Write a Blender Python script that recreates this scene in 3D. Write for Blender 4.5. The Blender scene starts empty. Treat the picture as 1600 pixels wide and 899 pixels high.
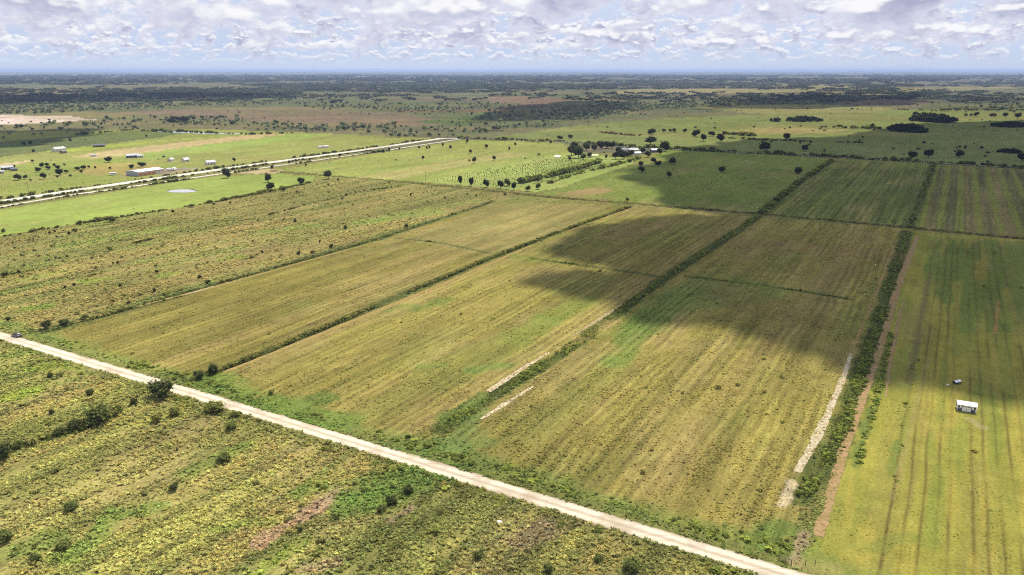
import bpy, math, random
import numpy as np
from mathutils import Vector, Matrix

random.seed(7)
rng = np.random.default_rng(7)
scene = bpy.context.scene
COL = scene.collection

# ------------------------------------------------------------------ camera
CAM_H, FPX, HOR = 110.0, 1150.0, 109.0          # drone height, focal length and horizon on the 1600 px survey grid
PITCH = math.atan((449.5 - HOR) / FPX)
cam_d = bpy.data.cameras.new('camera')
cam = bpy.data.objects.new('camera', cam_d)
COL.objects.link(cam)
cam.location = (0, 0, CAM_H)
cam.rotation_euler = (math.pi / 2 - PITCH, 0, 0)
cam_d.sensor_width = 36
cam_d.lens = 36 * FPX / 1600
cam_d.clip_start = 1
cam_d.clip_end = 200000
scene.camera = cam

# ------------------------------------------------------------------ sun, exposure
SUN_EL = math.radians(60)
SUN_AZ = math.radians(27)                        # clockwise from +Y
sun_dir = Vector((math.sin(SUN_AZ) * math.cos(SUN_EL), math.cos(SUN_AZ) * math.cos(SUN_EL), math.sin(SUN_EL)))
sd = bpy.data.lights.new('sun', 'SUN')
sd.energy = 5.0
sd.angle = math.radians(0.6)
sd.color = (1.0, 0.955, 0.88)
sun = bpy.data.objects.new('sun', sd)
COL.objects.link(sun)
sun.rotation_euler = (-sun_dir).to_track_quat('-Z', 'Y').to_euler()
scene.view_settings.view_transform = 'Standard'
scene.view_settings.look = 'None'
EXPO = 0.82
scene.view_settings.exposure = EXPO
scene.view_settings.gamma = 1
scene.view_settings.use_curve_mapping = False
scene.cycles.max_bounces = 6
scene.cycles.diffuse_bounces = 2
scene.cycles.glossy_bounces = 2
scene.cycles.transmission_bounces = 4
scene.cycles.transparent_max_bounces = 12
scene.cycles.volume_bounces = 0
scene.cycles.use_denoising = False
scene.cycles.filter_width = 1.1

def lin(r, g, b):
    f = lambda c: ((c / 255 + 0.055) / 1.055) ** 2.4 if c > 10 else c / 255 / 12.92
    return np.array([f(r), f(g), f(b)])

# ------------------------------------------------------------------ node helpers
class NT:
    def __init__(self, tree):
        self.t = tree
    def n(self, kind, **kw):
        nd = self.t.nodes.new(kind)
        ins = kw.pop('ins', {})
        for k, v in kw.items():
            setattr(nd, k, v)
        for k, v in ins.items():
            s = nd.inputs[k]
            if hasattr(v, 'is_output'):
                self.t.links.new(v, s)
            else:
                s.default_value = v
        return nd
    def math(self, op, a, b=None, clamp=False):
        nd = self.t.nodes.new('ShaderNodeMath')
        nd.operation = op
        nd.use_clamp = clamp
        for i, v in enumerate((a, b)):
            if v is None:
                continue
            if hasattr(v, 'is_output'):
                self.t.links.new(v, nd.inputs[i])
            else:
                nd.inputs[i].default_value = v
        return nd.outputs[0]
    def mix(self, fac, a, b, blend='MIX'):
        nd = self.t.nodes.new('ShaderNodeMix')
        nd.data_type = 'RGBA'
        nd.blend_type = blend
        for s, v in ((nd.inputs[0], fac), (nd.inputs[6], a), (nd.inputs[7], b)):
            if hasattr(v, 'is_output'):
                self.t.links.new(v, s)
            else:
                s.default_value = (*v, 1) if (not isinstance(v, (int, float)) and len(v) == 3) else v
        return nd.outputs[2]
    def ramp(self, v, lo, hi, a=0.0, b=1.0):
        nd = self.t.nodes.new('ShaderNodeMapRange')
        nd.interpolation_type = 'SMOOTHSTEP'
        self.t.links.new(v, nd.inputs[0])
        for i, q in enumerate((lo, hi, a, b)):
            nd.inputs[1 + i].default_value = q
        return nd.outputs[0]
    def noise(self, vec, scale, detail=3.0, rough=0.5, dist=0.0):
        nd = self.n('ShaderNodeTexNoise', ins={'Vector': vec, 'Scale': scale, 'Detail': detail, 'Roughness': rough, 'Distortion': dist})
        return nd.outputs[0]
    def mapping(self, vec, scale=(1, 1, 1), rot=(0, 0, 0), loc=(0, 0, 0)):
        nd = self.n('ShaderNodeMapping', ins={'Vector': vec, 'Scale': scale, 'Rotation': rot, 'Location': loc})
        return nd.outputs[0]
    def link(self, a, b):
        self.t.links.new(a, b)

# ------------------------------------------------------------------ world: clear sky with a broken cumulus deck
world = bpy.data.worlds.new('World')
scene.world = world
world.use_nodes = True
W = NT(world.node_tree)
world.node_tree.nodes.clear()
sky = W.n('ShaderNodeTexSky', sky_type='NISHITA', sun_disc=False, sun_elevation=SUN_EL, sun_rotation=SUN_AZ,
          altitude=100, air_density=1.0, dust_density=0.6, ozone_density=2.0)
tc = W.n('ShaderNodeTexCoord')
d = tc.outputs['Generated']
dz = W.n('ShaderNodeSeparateXYZ', ins={0: d}).outputs[2]
SKYK = 10.0                                       # Background strength is 0.1
def skc(r, g, b):
    return tuple(lin(r, g, b) * SKYK / 2 ** EXPO)
cur = W.mix(1.0, sky.outputs[0], (.86, .90, 1.02), 'MULTIPLY')
cur = W.mix(W.ramp(dz, 0.0, 0.30, 0.92, 0.0), cur, skc(188, 207, 240))
def deck(cur, S, seed, lo, hi, flo, fhi, cover, alpha=.9):
    """one belt of cumulus: grey mass with crisp white tops, faded out at both ends of its height band"""
    sc_ = (S, S, S * 1.9)
    def dens(dx, dy, dz_, det):
        p = W.mapping(d, scale=sc_, loc=(seed + dx, seed * 1.7 + dy, seed * 0.6 + dz_))
        return W.noise(p, 1.0, det, 0.55, 0.12)
    n0 = dens(0, 0, 0, 6)
    n1 = dens(.02, .04, .26, 3)
    band = W.math('MULTIPLY', W.ramp(dz, lo, flo), W.ramp(dz, fhi, hi, 1, 0))
    a = W.math('MULTIPLY', W.ramp(n0, cover, cover + 0.07), band)
    litm = W.ramp(W.math('SUBTRACT', n0, n1), -.01, .12)
    body = W.mix(W.ramp(n0, cover + 0.02, cover + 0.24), skc(222, 224, 240), skc(172, 176, 204))
    colr = W.mix(litm, body, skc(252, 252, 254))
    return W.mix(W.math('MULTIPLY', a, alpha), cur, colr)
cur = W.mix(W.ramp(dz, .012, .05, 0, .45), cur, skc(208, 212, 233))
cur = deck(cur, 56, 3.1, 0.004, 0.085, 0.016, 0.05, 0.44, .9)
cur = deck(cur, 23, 7.7, 0.018, 0.20, 0.036, 0.10, 0.44, .92)
cur = deck(cur, 10.5, 1.9, 0.034, 3.0, 0.072, 2.0, 0.46, .95)
veil = W.ramp(dz, 0.000, 0.036, 0.75, 0.0)
cur = W.mix(veil, cur, skc(206, 218, 239))
bg = W.n('ShaderNodeBackground', ins={'Color': cur, 'Strength': 0.1})
world.cycles.sampling_method = 'MANUAL'
world.cycles.sample_map_resolution = 512
wo = W.n('ShaderNodeOutputWorld', ins={'Surface': bg.outputs[0]})

# ------------------------------------------------------------------ survey grid -> ground metres
def G(px, py):
    u = (px - 800) / FPX
    v = (py - 449.5) / FPX
    dy = math.cos(PITCH) - v * math.sin(PITCH)
    dzz = -math.sin(PITCH) - v * math.cos(PITCH)
    t = CAM_H / -dzz
    return np.array([u * t, dy * t])
def depth_at(py):
    v = (py - 449.5) / FPX
    return CAM_H / (math.sin(PITCH) + v * math.cos(PITCH))
def mpp(py):
    return depth_at(py) / FPX                     # metres per survey pixel for upright things standing there
def GP(pts):
    return np.array([G(*p) for p in pts])

TH = math.radians(30.5)                           # the land grid runs this far clockwise of +Y
ROW = np.array([math.sin(TH), math.cos(TH)])
CRS = np.array([math.cos(TH), -math.sin(TH)])
def rowc(x, y):
    return x * ROW[0] + y * ROW[1], x * CRS[0] + y * CRS[1]

# ------------------------------------------------------------------ value noise
_perm = rng.permutation(4096)
_val = rng.random(4096)
def vnoise(x, y, seed=0):
    xi = np.floor(x).astype(np.int64); yi = np.floor(y).astype(np.int64)
    xf = x - xi; yf = y - yi
    xf = xf * xf * (3 - 2 * xf); yf = yf * yf * (3 - 2 * yf)
    def h(a, b):
        return _val[_perm[(_perm[(a + seed * 131) & 4095] + b) & 4095]]
    return ((h(xi, yi) * (1 - xf) + h(xi + 1, yi) * xf) * (1 - yf) + (h(xi, yi + 1) * (1 - xf) + h(xi + 1, yi + 1) * xf) * yf)
def fbm(x, y, sc, seed=0, octv=4, gain=0.5):
    s = 0; a = 1; tot = 0
    x = x / sc; y = y / sc
    for i in range(octv):
        s = s + a * vnoise(x + 17.3 * i, y - 9.1 * i, seed + i)
        tot += a; a *= gain; x = x * 2.03; y = y * 2.03
    return s / tot
def smooth(v, a, b):
    t = np.clip((v - a) / (b - a), 0, 1)
    return t * t * (3 - 2 * t)
def inside(poly, x, y):
    r = np.zeros(x.shape, bool)
    n = len(poly)
    for i in range(n):
        x1, y1 = poly[i]; x2, y2 = poly[(i + 1) % n]
        c = ((y1 > y) != (y2 > y))
        with np.errstate(divide='ignore', invalid='ignore'):
            xx = (x2 - x1) * (y - y1) / (y2 - y1 if y2 != y1 else 1e-9) + x1
        r ^= c & (x < xx)
    return r
def segdist(p, q, x, y):
    dx, dy = q[0] - p[0], q[1] - p[1]
    L = dx * dx + dy * dy + 1e-9
    t = np.clip(((x - p[0]) * dx + (y - p[1]) * dy) / L, 0, 1)
    return np.hypot(x - p[0] - t * dx, y - p[1] - t * dy)
def pathdist(pts, x, y):
    dd = np.full(x.shape, 1e9)
    for i in range(len(pts) - 1):
        dd = np.minimum(dd, segdist(pts[i], pts[i + 1], x, y))
    return dd

# ------------------------------------------------------------------ the land register: what grows where
KALB = 1.42                                       # display value -> albedo under this sun, sky and exposure
def alb(r, g, b):
    c = lin(r, g, b)
    y = c @ np.array([.30, .59, .11])
    k = .10 + .22 * min(1.0, max(0.0, (c[1] / (c[0] + 1e-6) - 1.1) / .5))
    return (c * (1 - k) + y * k * np.array([1.30, 1.0, .45])) / KALB

ROAD = GP([(-420, 393), (0, 524.5), (400, 645.5), (800, 768), (1218, 896.5), (1500, 983)])
H0 = GP([(70, 519), (330, 447), (600, 371), (770, 315)])
H1 = GP([(318, 588), (430, 545), (600, 473), (765, 404), (880, 360), (985, 323)])
H2 = GP([(690, 672), (760, 624), (870, 558), (960, 493), (1030, 440), (1100, 395), (1185, 338)])
H2B = GP([(1190, 333), (1245, 288), (1300, 251)])
H3 = GP([(1255, 775), (1310, 690), (1345, 590), (1385, 465), (1418, 362)])
H3B = GP([(1420, 355), (1440, 305), (1460, 257)])
BACK = GP([(425, 267), (640, 285), (870, 309), (1000, 319), (1185, 334), (1400, 354), (1600, 373), (1900, 402)])
BROAD = GP([(715, 217), (880, 222), (1000, 231.5), (1200, 240.5), (1400, 251), (1600, 263), (1900, 281)])
MROAD = GP([(-200, 346), (0, 315), (200, 285.5), (400, 257), (560, 235.5), (690, 216.5)])
MROAD2 = GP([(-200, 355), (0, 323.5), (100, 306.5), (200, 292.5), (400, 264), (600, 235.5), (720, 217.5)])
C1 = GP([(620, 372), (690, 380), (765, 396)])
C2 = GP([(830, 404), (940, 419), (1040, 434)])
C3 = GP([(1070, 432), (1200, 447), (1330, 468)])

FIELDS = [   # outline on the survey grid, colour, row strength, tussock strength
    ([(-900, 240), (2600, 240), (2600, 1500), (-900, 1500)], (139, 134, 66), .5, .8),
    # beyond the back road: cattle prairie
    ([(760, 216), (900, 196), (1060, 184), (1350, 172), (1800, 168), (1800, 275), (1600, 262), (1200, 240), (1000, 231)], (132, 142, 74), .1, .5),
    ([(1130, 204), (1200, 199), (1330, 202), (1290, 209), (1180, 210)], (166, 153, 92), .1, .3),
    ([(1040, 165), (1250, 163), (1400, 168), (1380, 175), (1180, 178)], (150, 146, 84), .1, .4),
    # left, beyond the highway
    ([(-300, 300), (-300, 215), (60, 205), (330, 202), (640, 214), (690, 216), (560, 235), (0, 314)], (148, 152, 74), .2, .5),
    ([(-300, 236), (0, 222), (200, 205), (320, 203), (250, 215), (60, 238), (0, 246), (-300, 280)], (104, 116, 64), .1, .6),
    ([(55, 238), (190, 226), (330, 214), (430, 207), (350, 213), (230, 224), (130, 236)], (165, 175, 58), .1, .2),
    ([(110, 246), (150, 238), (330, 217), (425, 208), (445, 211), (330, 225), (215, 241), (150, 247)], (190, 166, 112), .2, .2),
    ([(160, 247), (330, 226), (450, 210), (520, 211), (340, 235), (240, 250)], (138, 168, 62), .2, .3),
    ([(250, 250), (420, 226), (560, 213), (640, 217), (560, 232), (400, 254)], (152, 156, 74), .3, .5),
    ([(0, 262), (60, 255), (200, 247), (330, 260), (290, 268), (120, 290), (0, 310), (-200, 330), (-200, 290)], (142, 150, 66), .2, .6),
    ([(115, 268), (150, 256), (200, 255), (260, 258), (200, 272), (150, 275)], (164, 146, 76), .2, .4),
    ([(190, 276), (200, 266), (265, 262), (310, 262), (270, 272)], (150, 132, 100), .1, .4),
    ([(360, 272), (400, 264), (470, 266), (420, 272)], (196, 170, 120), .1, .3),
    ([(0, 256), (55, 250), (45, 254), (0, 262)], (200, 176, 124), .1, .2),
    # bright improved pasture in front of the highway
    ([(-300, 372), (0, 328), (330, 276), (440, 272), (492, 276), (480, 285), (400, 300), (330, 317), (150, 345), (0, 369), (-300, 415)], (146, 164, 66), .08, .15),
    # meadow before the nursery
    ([(430, 266), (600, 238), (725, 218), (800, 219), (880, 224), (900, 240), (655, 285), (520, 275)], (152, 158, 72), .6, .35),
    ([(560, 277), (700, 253), (790, 238), (830, 240), (690, 266), (620, 281)], (170, 160, 88), .5, .3),
    ([(655, 284), (760, 264), (880, 241), (1000, 248), (985, 258), (880, 292), (840, 300)], (158, 172, 78), .2, .3),
    ([(845, 303), (985, 262), (1045, 234), (1200, 241), (1300, 250), (1187, 332), (1000, 317)], (132, 146, 58), .3, .7),
    ([(860, 303), (940, 292), (960, 300), (900, 309)], (166, 142, 84), .2, .5),
    ([(1195, 333), (1302, 251), (1458, 256), (1420, 353)], (124, 128, 58), 1.2, .6),
    ([(1424, 354), (1462, 256), (1800, 274), (1800, 392), (1600, 371)], (116, 110, 62), .8, .4),
    # rough scrub left of the bare lane
    ([(-500, 470), (0, 371), (330, 318), (490, 284), (560, 279), (800, 303), (770, 316), (600, 371), (70, 519), (0, 518), (-420, 393)], (142, 133, 70), 1.0, 1.0),
    # mown strips between the ditches
    ([(75, 521), (600, 375), (770, 318), (985, 323), (765, 404), (430, 545), (318, 590), (200, 582)], (142, 129, 60), .9, .5),
    ([(630, 374), (770, 318), (960, 319), (880, 358), (765, 400)], (152, 138, 74), .8, .4),
    ([(318, 590), (430, 548), (765, 410), (985, 325), (1183, 338), (1030, 440), (870, 560), (690, 672), (650, 712)], (150, 137, 64), .9, .55),
    ([(690, 680), (870, 566), (1030, 447), (1188, 340), (1415, 358), (1345, 590), (1310, 690), (1250, 790), (1240, 890)], (152, 138, 64), .9, .6),
    # grass paddock round the shed
    ([(1268, 850), (1320, 700), (1390, 470), (1422, 360), (1600, 374), (2300, 440), (2300, 1300), (1500, 983), (1240, 893)], (160, 153, 57), .35, .25),
    ([(1440, 420), (1470, 372), (1600, 377), (1900, 400), (1900, 520), (1500, 520)], (122, 138, 48), .3, .25),
    # scrub south of the graded road
    ([(-420, 396), (0, 526), (400, 648), (800, 770), (1218, 898), (1500, 986), (1500, 2500), (-3000, 2500), (-3000, 396)], (150, 142, 72), 1.0, 1.0),
]
FIELDS = [(GP(p), alb(*c), r, t) for p, c, r, t in FIELDS]

PATCH = [    # capsule from, to, half width (m), colour, strength
    ((330, 598), (525, 664), 7, (98, 142, 38), .95), ((430, 632), (500, 628), 7, (88, 132, 36), .9),
    ((345, 585), (450, 640), 5, (120, 150, 50), .7), ((640, 700), (745, 690), 8, (100, 140, 50), .85),
    ((690, 655), (755, 618), 3, (88, 130, 36), .9), ((745, 645), (700, 700), 4, (96, 140, 60), .8),
    ((740, 578), (790, 572), 4, (92, 135, 40), .8), ((655, 575), (690, 572), 3, (98, 135, 42), .6),
    ((960, 560), (1012, 488), 7, (100, 150, 36), .75), ((1000, 505), (1100, 438), 12, (96, 138, 36), .7),
    ((1060, 470), (1170, 450), 16, (96, 138, 38), .6), ((600, 484), (640, 478), 4, (100, 135, 40), .7),
    ((650, 484), (700, 468), 5, (95, 130, 40), .8), ((780, 395), (830, 405), 6, (120, 146, 46), .6),
    ((850, 500), (920, 470), 8, (122, 146, 46), .6), ((800, 530), (860, 500), 8, (118, 146, 46), .5),
    ((560, 765), (690, 735), 8, (96, 142, 40), .85), ((540, 790), (600, 770), 5, (100, 150, 40), .8),
    ((640, 745), (740, 735), 5, (92, 126, 50), .7), ((470, 775), (500, 760), 3, (110, 150, 46), .6),
    ((1185, 832), (1222, 826), 4, (86, 128, 36), .95), ((1195, 850), (1240, 870), 5, (104, 136, 44), .7),
    ((0, 625), (50, 612), 4, (150, 160, 50), .8), ((55, 575), (125, 574), 4, (140, 150, 50), .7), ((0, 560), (60, 550), 4, (110, 140, 50), .6),
    ((130, 440), (165, 437), 4, (140, 165, 40), .9), ((252, 431), (275, 427), 4, (130, 165, 40), .9), ((345, 405), (375, 403), 5, (140, 160, 50), .8),
    ((40, 483), (78, 478), 5, (128, 155, 45), .8), ((560, 350), (680, 332), 8, (130, 158, 58), .7), ((420, 362), (500, 352), 8, (124, 152, 54), .6),
    ((120, 380), (250, 360), 12, (124, 152, 54), .5), ((600, 340), (760, 312), 9, (134, 154, 62), .5), ((100, 425), (30, 440), 6, (150, 160, 60), .5),
    ((180, 810), (110, 870), 4, (110, 145, 44), .8), ((290, 740), (380, 700), 3, (112, 145, 46), .6), ((215, 800), (250, 790), 3, (100, 145, 40), .7),
    ((330, 830), (420, 815), 3, (132, 150, 52), .5), ((0, 865), (60, 850), 5, (112, 140, 50), .6), ((400, 899), (470, 850), 3, (150, 160, 60), .7),
    ((410, 850), (500, 790), 2.6, (172, 138, 104), .9), ((500, 790), (525, 768), 2.2, (176, 146, 110), .7), ((470, 890), (520, 880), 2, (172, 140, 104), .6),
    ((610, 815), (640, 795), 1.6, (172, 142, 108), .7), ((810, 850), (850, 830), 4, (166, 140, 100), .6), ((860, 830), (900, 815), 4, (160, 138, 96), .5),
    ((1222, 790), (1236, 755), 1.6, (206, 184, 140), .85), ((1240, 880), (1255, 835), 1.6, (178, 152, 112), .8), ((1245, 885), (1300, 890), 2.5, (166, 152, 84), .6),
    ((1335, 730), (1362, 640), 1.6, (92, 130, 38), .95), ((1360, 600), (1388, 500), 1.4, (88, 126, 36), .9), ((1392, 740), (1402, 690), 1.6, (104, 132, 44), .8),
    ((1420, 600), (1452, 430), 1.6, (136, 120, 74), .7), ((1385, 600), (1412, 470), 1.3, (160, 140, 82), .6), ((1395, 780), (1450, 560), .9, (168, 150, 86), .5),
    ((1420, 800), (1452, 600), .7, (152, 134, 66), .5), ((1555, 520), (1560, 470), .8, (176, 140, 70), .9), ((1515, 655), (1535, 668), 1.6, (182, 164, 110), .6),
    ((1340, 860), (1420, 840), 3, (112, 138, 44), .5), ((1320, 520), (1345, 480), 8, (110, 138, 44), .5), ((1280, 440), (1330, 425), 8, (150, 122, 70), .5),
    ((880, 545), (960, 500), 3, (190, 160, 96), .6), ((950, 370), (1060, 345), 10, (164, 138, 80), .6), ((560, 560), (760, 470), 9, (156, 138, 70), .5),
    ((820, 640), (950, 540), 5, (168, 148, 80), .6), ((1000, 680), (1150, 520), 4, (166, 146, 82), .5), ((930, 640), (1000, 570), 3, (160, 140, 74), .5),
    ((560, 560), (400, 620), 3, (166, 148, 76), .5), ((880, 720), (1000, 620), 3, (160, 146, 70), .5), ((760, 440), (850, 420), 8, (158, 140, 72), .6),
    ((1110, 370), (1380, 400), 14, (160, 130, 76), .5), ((1100, 440), (1260, 500), 14, (140, 116, 66), .35),
]
def olive(c):
    return tuple(np.array(c) * .62 + np.array((134, 140, 58)) * .38) if c[1] > c[0] else c
PATCH = [(G(*a), G(*b), w, alb(*olive(c)), s * .9) for a, b, w, c, s in PATCH]

FOREST = [   # wooded country beyond the farms: outline, wood density
    ([(-900, 139), (150, 140), (330, 138), (470, 143), (450, 152), (370, 157), (180, 160), (0, 165), (-900, 172)], .95),
    ([(-900, 172), (180, 161), (470, 152), (560, 152), (500, 164), (330, 166), (180, 172), (40, 180), (-900, 188)], .5),
    ([(-900, 122), (500, 119), (900, 122), (860, 130), (300, 130), (-900, 134)], .7),
    ([(380, 132), (700, 130), (1000, 133), (960, 141), (700, 146), (470, 143)], .8),
    ([(470, 152), (640, 148), (800, 158), (760, 170), (690, 178), (560, 172), (470, 168)], .35),
    ([(130, 188), (260, 182), (330, 184), (420, 193), (600, 196), (700, 200), (790, 190), (800, 207), (730, 216), (660, 214), (560, 207), (470, 205), (300, 196)], .42),
    ([(690, 196), (740, 178), (800, 166), (880, 160), (960, 165), (960, 176), (900, 191), (800, 206), (720, 206)], .22),
    ([(880, 172), (960, 158), (1060, 160), (1180, 148), (1290, 146), (1340, 156), (1330, 163), (1120, 166), (990, 176), (900, 190)], .75),
    ([(960, 150), (1030, 146), (1040, 155), (970, 158)], .7),
    ([(1383, 147), (1450, 142), (1530, 142), (1500, 151), (1400, 152)], .9),
    ([(1440, 158), (1470, 150), (1560, 146), (1900, 142), (1900, 162), (1600, 162), (1500, 162)], .9),
    ([(1150, 127), (1480, 123), (1470, 130), (1250, 132)], .9),
    ([(1300, 134), (1420, 132), (1430, 136), (1330, 139)], .7),
    ([(1480, 130), (1900, 126), (1900, 135), (1560, 137)], .6),
    ([(1450, 172), (1600, 164), (1900, 160), (1900, 172), (1600, 176)], .35),
    ([(-300, 196), (60, 192), (180, 190), (300, 200), (200, 206), (0, 212), (-300, 225)], .14),
]
FOREST.append(([(690, 208), (760, 203), (840, 192), (900, 180), (980, 168), (990, 174), (910, 190), (850, 200), (780, 210), (720, 213)], .85))
FOREST = [(GP(p), k) for p, k in FOREST]
FARC = [     # open far ground: outline, colour
    ([(-900, 196), (-900, 176), (0, 179), (90, 182), (152, 187), (90, 192), (40, 194), (0, 196)], (222, 200, 186)),
    ([(180, 176), (300, 170), (470, 168), (640, 180), (730, 192), (640, 199), (430, 190), (260, 182)], (132, 114, 90)),
    ([(760, 152), (830, 150), (900, 158), (850, 162), (770, 162)], (142, 118, 96)),
    ([(760, 172), (830, 160), (870, 162), (820, 168)], (138, 114, 92)),
    ([(640, 190), (760, 178), (790, 184), (720, 196)], (84, 116, 58)),
    ([(950, 143), (1060, 136), (1280, 132), (1345, 136), (1290, 142), (1080, 148), (980, 150)], (156, 146, 96)),
    ([(1280, 146), (1420, 137), (1560, 136), (1600, 139), (1440, 144), (1340, 152)], (150, 142, 90)),
    ([(1200, 172), (1330, 160), (1440, 152), (1450, 162), (1420, 170), (1300, 172)], (122, 106, 84)),
    ([(1390, 164), (1450, 163), (1440, 170), (1395, 169)], (134, 118, 92)),
    ([(60, 121), (130, 121), (140, 122.2), (70, 122.4)], (205, 165, 130)),
    ([(0, 124), (320, 123), (330, 125), (0, 127)], (150, 128, 100)),
    ([(440, 119.5), (640, 119.5), (640, 120.8), (440, 121)], (170, 160, 120)),
    ([(600, 172), (800, 170), (820, 173), (640, 177)], (124, 100, 76)),
    ([(250, 205), (330, 208), (335, 210), (252, 208.5)], (190, 188, 180)),
]
FARC = [(GP(p), alb(*c)) for p, c in FARC]

STRIPE_T = [rowc(*G(px, 899))[1] for px in (1372, 1402, 1430, 1457, 1478, 1521, 1546, 1573, 1600, 1630, 1665)]

def wood(x, y):
    wx = x + (fbm(x, y, 60, 31) - .5) * (40 + .05 * y)
    wy = y + (fbm(x, y, 60, 37) - .5) * (40 + .09 * y)
    m = np.zeros(x.shape)
    for p, k in FOREST:
        m = np.maximum(m, inside(p, wx, wy) * k)
    far = smooth(y, 2200, 4200)
    n = fbm(x * .45, y * .9, 700, 43, 5, .62)
    gen = smooth(n, .49, .60) * (.8 * far)
    hole = smooth(fbm(x * .3, y, 420, 47, 4, .6), .42, .52) * smooth(y, 1500, 2600)
    m = np.maximum(m, gen) * (1 - .8 * hole)
    return m

def paint(x, y):
    """albedo, row strength and tussock strength of the land at x, y"""
    n = x.size
    s, t = rowc(x, y)
    big = fbm(x, y, 90, 1); mid = fbm(s / 3.5, t, 9, 5); sm = fbm(x, y, 5, 9)
    amp = 1.2 + .004 * y
    wx = x + (fbm(x, y, 7, 21, 3) - .5) * amp * 2
    wy = y + (fbm(x, y, 7, 25, 3) - .5) * amp * 2
    base = alb(108, 113, 76); dry = alb(124, 116, 84)
    k = smooth(fbm(x * .5, y, 420, 3, 5, .6), .38, .62)[:, None]
    c = base * (1 - k) + dry * k
    row = np.full(n, .05); tus = np.full(n, .6)
    for p, colr in FARC:
        c[inside(p, x + (fbm(x, y, 90, 61, 3) - .5) * .03 * y, y + (fbm(x, y, 90, 63, 3) - .5) * .05 * y)] = colr
    for p, colr, r, tt in FIELDS:
        m = inside(p, wx, wy)
        c[m] = colr; row[m] = r; tus[m] = tt
    # wooded floor
    w = wood(x, y)
    wf = (smooth(w, .1, .8) * smooth(y, 900, 1300))[:, None]
    fw = smooth(y, 2300, 3200)[:, None]
    floor = alb(96, 106, 72) * (1 - fw) + alb(74, 86, 60) * fw
    c = c * (1 - .75 * wf) + floor * .75 * wf
    bands = fbm(x / 6, y, 260, 105, 4, .6)
    c = c * (1 + fw * (.55 * (bands - .5))[:, None])
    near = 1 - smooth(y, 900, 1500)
    near2 = 1 - smooth(y, 2000, 3200)
    # green and dry blotches
    g = np.maximum(smooth(fbm(s / 2.2, t, 26, 11, 5), .54, .70) * near, smooth(fbm(x / 3, y, 110, 12, 5, .6), .5, .64) * near2 * (1 - near * .7)) * (.25 + .45 * tus)
    c = c * (1 - .55 * g[:, None]) + alb(112, 136, 48) * (.55 * g[:, None])
    dr = np.maximum(smooth(fbm(s / 3.0, t, 20, 13, 5), .55, .72) * near, smooth(fbm(x / 3, y, 90, 14, 5, .6), .5, .64) * near2 * (1 - near * .7)) * (.25 + .5 * tus)
    c = c * (1 - .55 * dr[:, None]) + alb(170, 145, 92) * (.55 * dr[:, None])
    # banding along the rows
    rb = fbm(s / 28, t, 3.6, 15, 3)
    c = c * (1 + (row * near * .42 * (rb - .5) * 2)[:, None] * np.array([1.0, .92, .9]))
    rb2 = fbm(s / 60, t, 11, 17, 3)
    tan = (np.clip(row, 0, 1) * near * smooth(rb2, .54, .68) * .45)[:, None]
    c = c * (1 - tan) + alb(172, 148, 84) * tan
    # paddock tracks and drills
    pad = inside(FIELDS[-3][0], wx, wy)
    st = np.zeros(n)
    for tt in STRIPE_T:
        st = np.maximum(st, np.exp(-((t - tt + (fbm(s, t, 30, 71) - .5) * 1.0) / .40) ** 2))
    st *= smooth(fbm(s / 6, t, 9, 73, 3), .22, .46) * pad
    c = c * (1 - .78 * st[:, None]) + alb(110, 92, 46) * .78 * st[:, None]
    yl = pad * smooth(fbm(s / 12, t, 4.5, 75, 3), .48, .66)
    c = c * (1 - .5 * yl[:, None]) + alb(182, 164, 66) * .5 * yl[:, None]
    gr = pad * smooth(fbm(s / 10, t, 5, 77, 3), .5, .68)
    c = c * (1 - .45 * gr[:, None]) + alb(128, 144, 48) * .45 * gr[:, None]
    # striped field by the far right corner
    fg = inside(FIELDS[22][0], wx, wy)
    sw = smooth(np.sin(t / 12.5 * 2 * np.pi + 1.0) + (fbm(s, t, 20, 79) - .5) * 1.6, -.1, .8) * fg
    c = c * (1 - .75 * sw[:, None]) + alb(142, 146, 56) * .75 * sw[:, None]
    fe = inside(FIELDS[21][0], wx, wy)
    sw = smooth(np.sin(t / 6.0 * 2 * np.pi) + (fbm(s / 4, t, 9, 81) - .5) * 3, .1, 1) * fe
    c = c * (1 - .5 * sw[:, None]) + alb(92, 102, 44) * .5 * sw[:, None]
    # verge of the graded road
    dv = pathdist(ROAD, x, y)
    side = (rowc(x, y)[0] - rowc(*ROAD[2])[0]) > 0
    vg = (1 - smooth(dv + (fbm(x, y, 14, 83) - .5) * 14, 7, 15)) * side * .8
    c = c * (1 - vg[:, None]) + alb(126, 138, 60) * vg[:, None]
    vg = (1 - smooth(dv + (fbm(x, y, 8, 85) - .5) * 5, 5, 8)) * .6
    c = c * (1 - vg[:, None]) + alb(128, 124, 64) * vg[:, None]
    # ditch floors
    for h, wd in ((H0, 4), (H1, 4.5), (H2, 5), (H3, 6), (H2B, 7), (H3B, 6), (C1, 2), (C2, 2.5), (C3, 2.5)):
        dd = pathdist(h, x, y) + (fbm(x, y, 5, 87) - .5) * wd
        m = (1 - smooth(dd, wd * .4, wd)) * .85
        c = c * (1 - m[:, None]) + alb(88, 102, 44) * m[:, None]
    dd = pathdist(BACK, x, y)
    m = (1 - smooth(dd, 2.2, 4)) * .8
    c = c * (1 - m[:, None]) + alb(74, 68, 38) * m[:, None]
    dd = pathdist(BROAD, x, y)
    m = (1 - smooth(dd, 6, 14)) * .8
    c = c * (1 - m[:, None]) + alb(78, 82, 46) * m[:, None]
    for h in (MROAD, MROAD2):
        dd = pathdist(h, x, y)
        m = (1 - smooth(dd, 6, 15)) * .55
        c = c * (1 - m[:, None]) + alb(112, 112, 66) * m[:, None]
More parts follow.
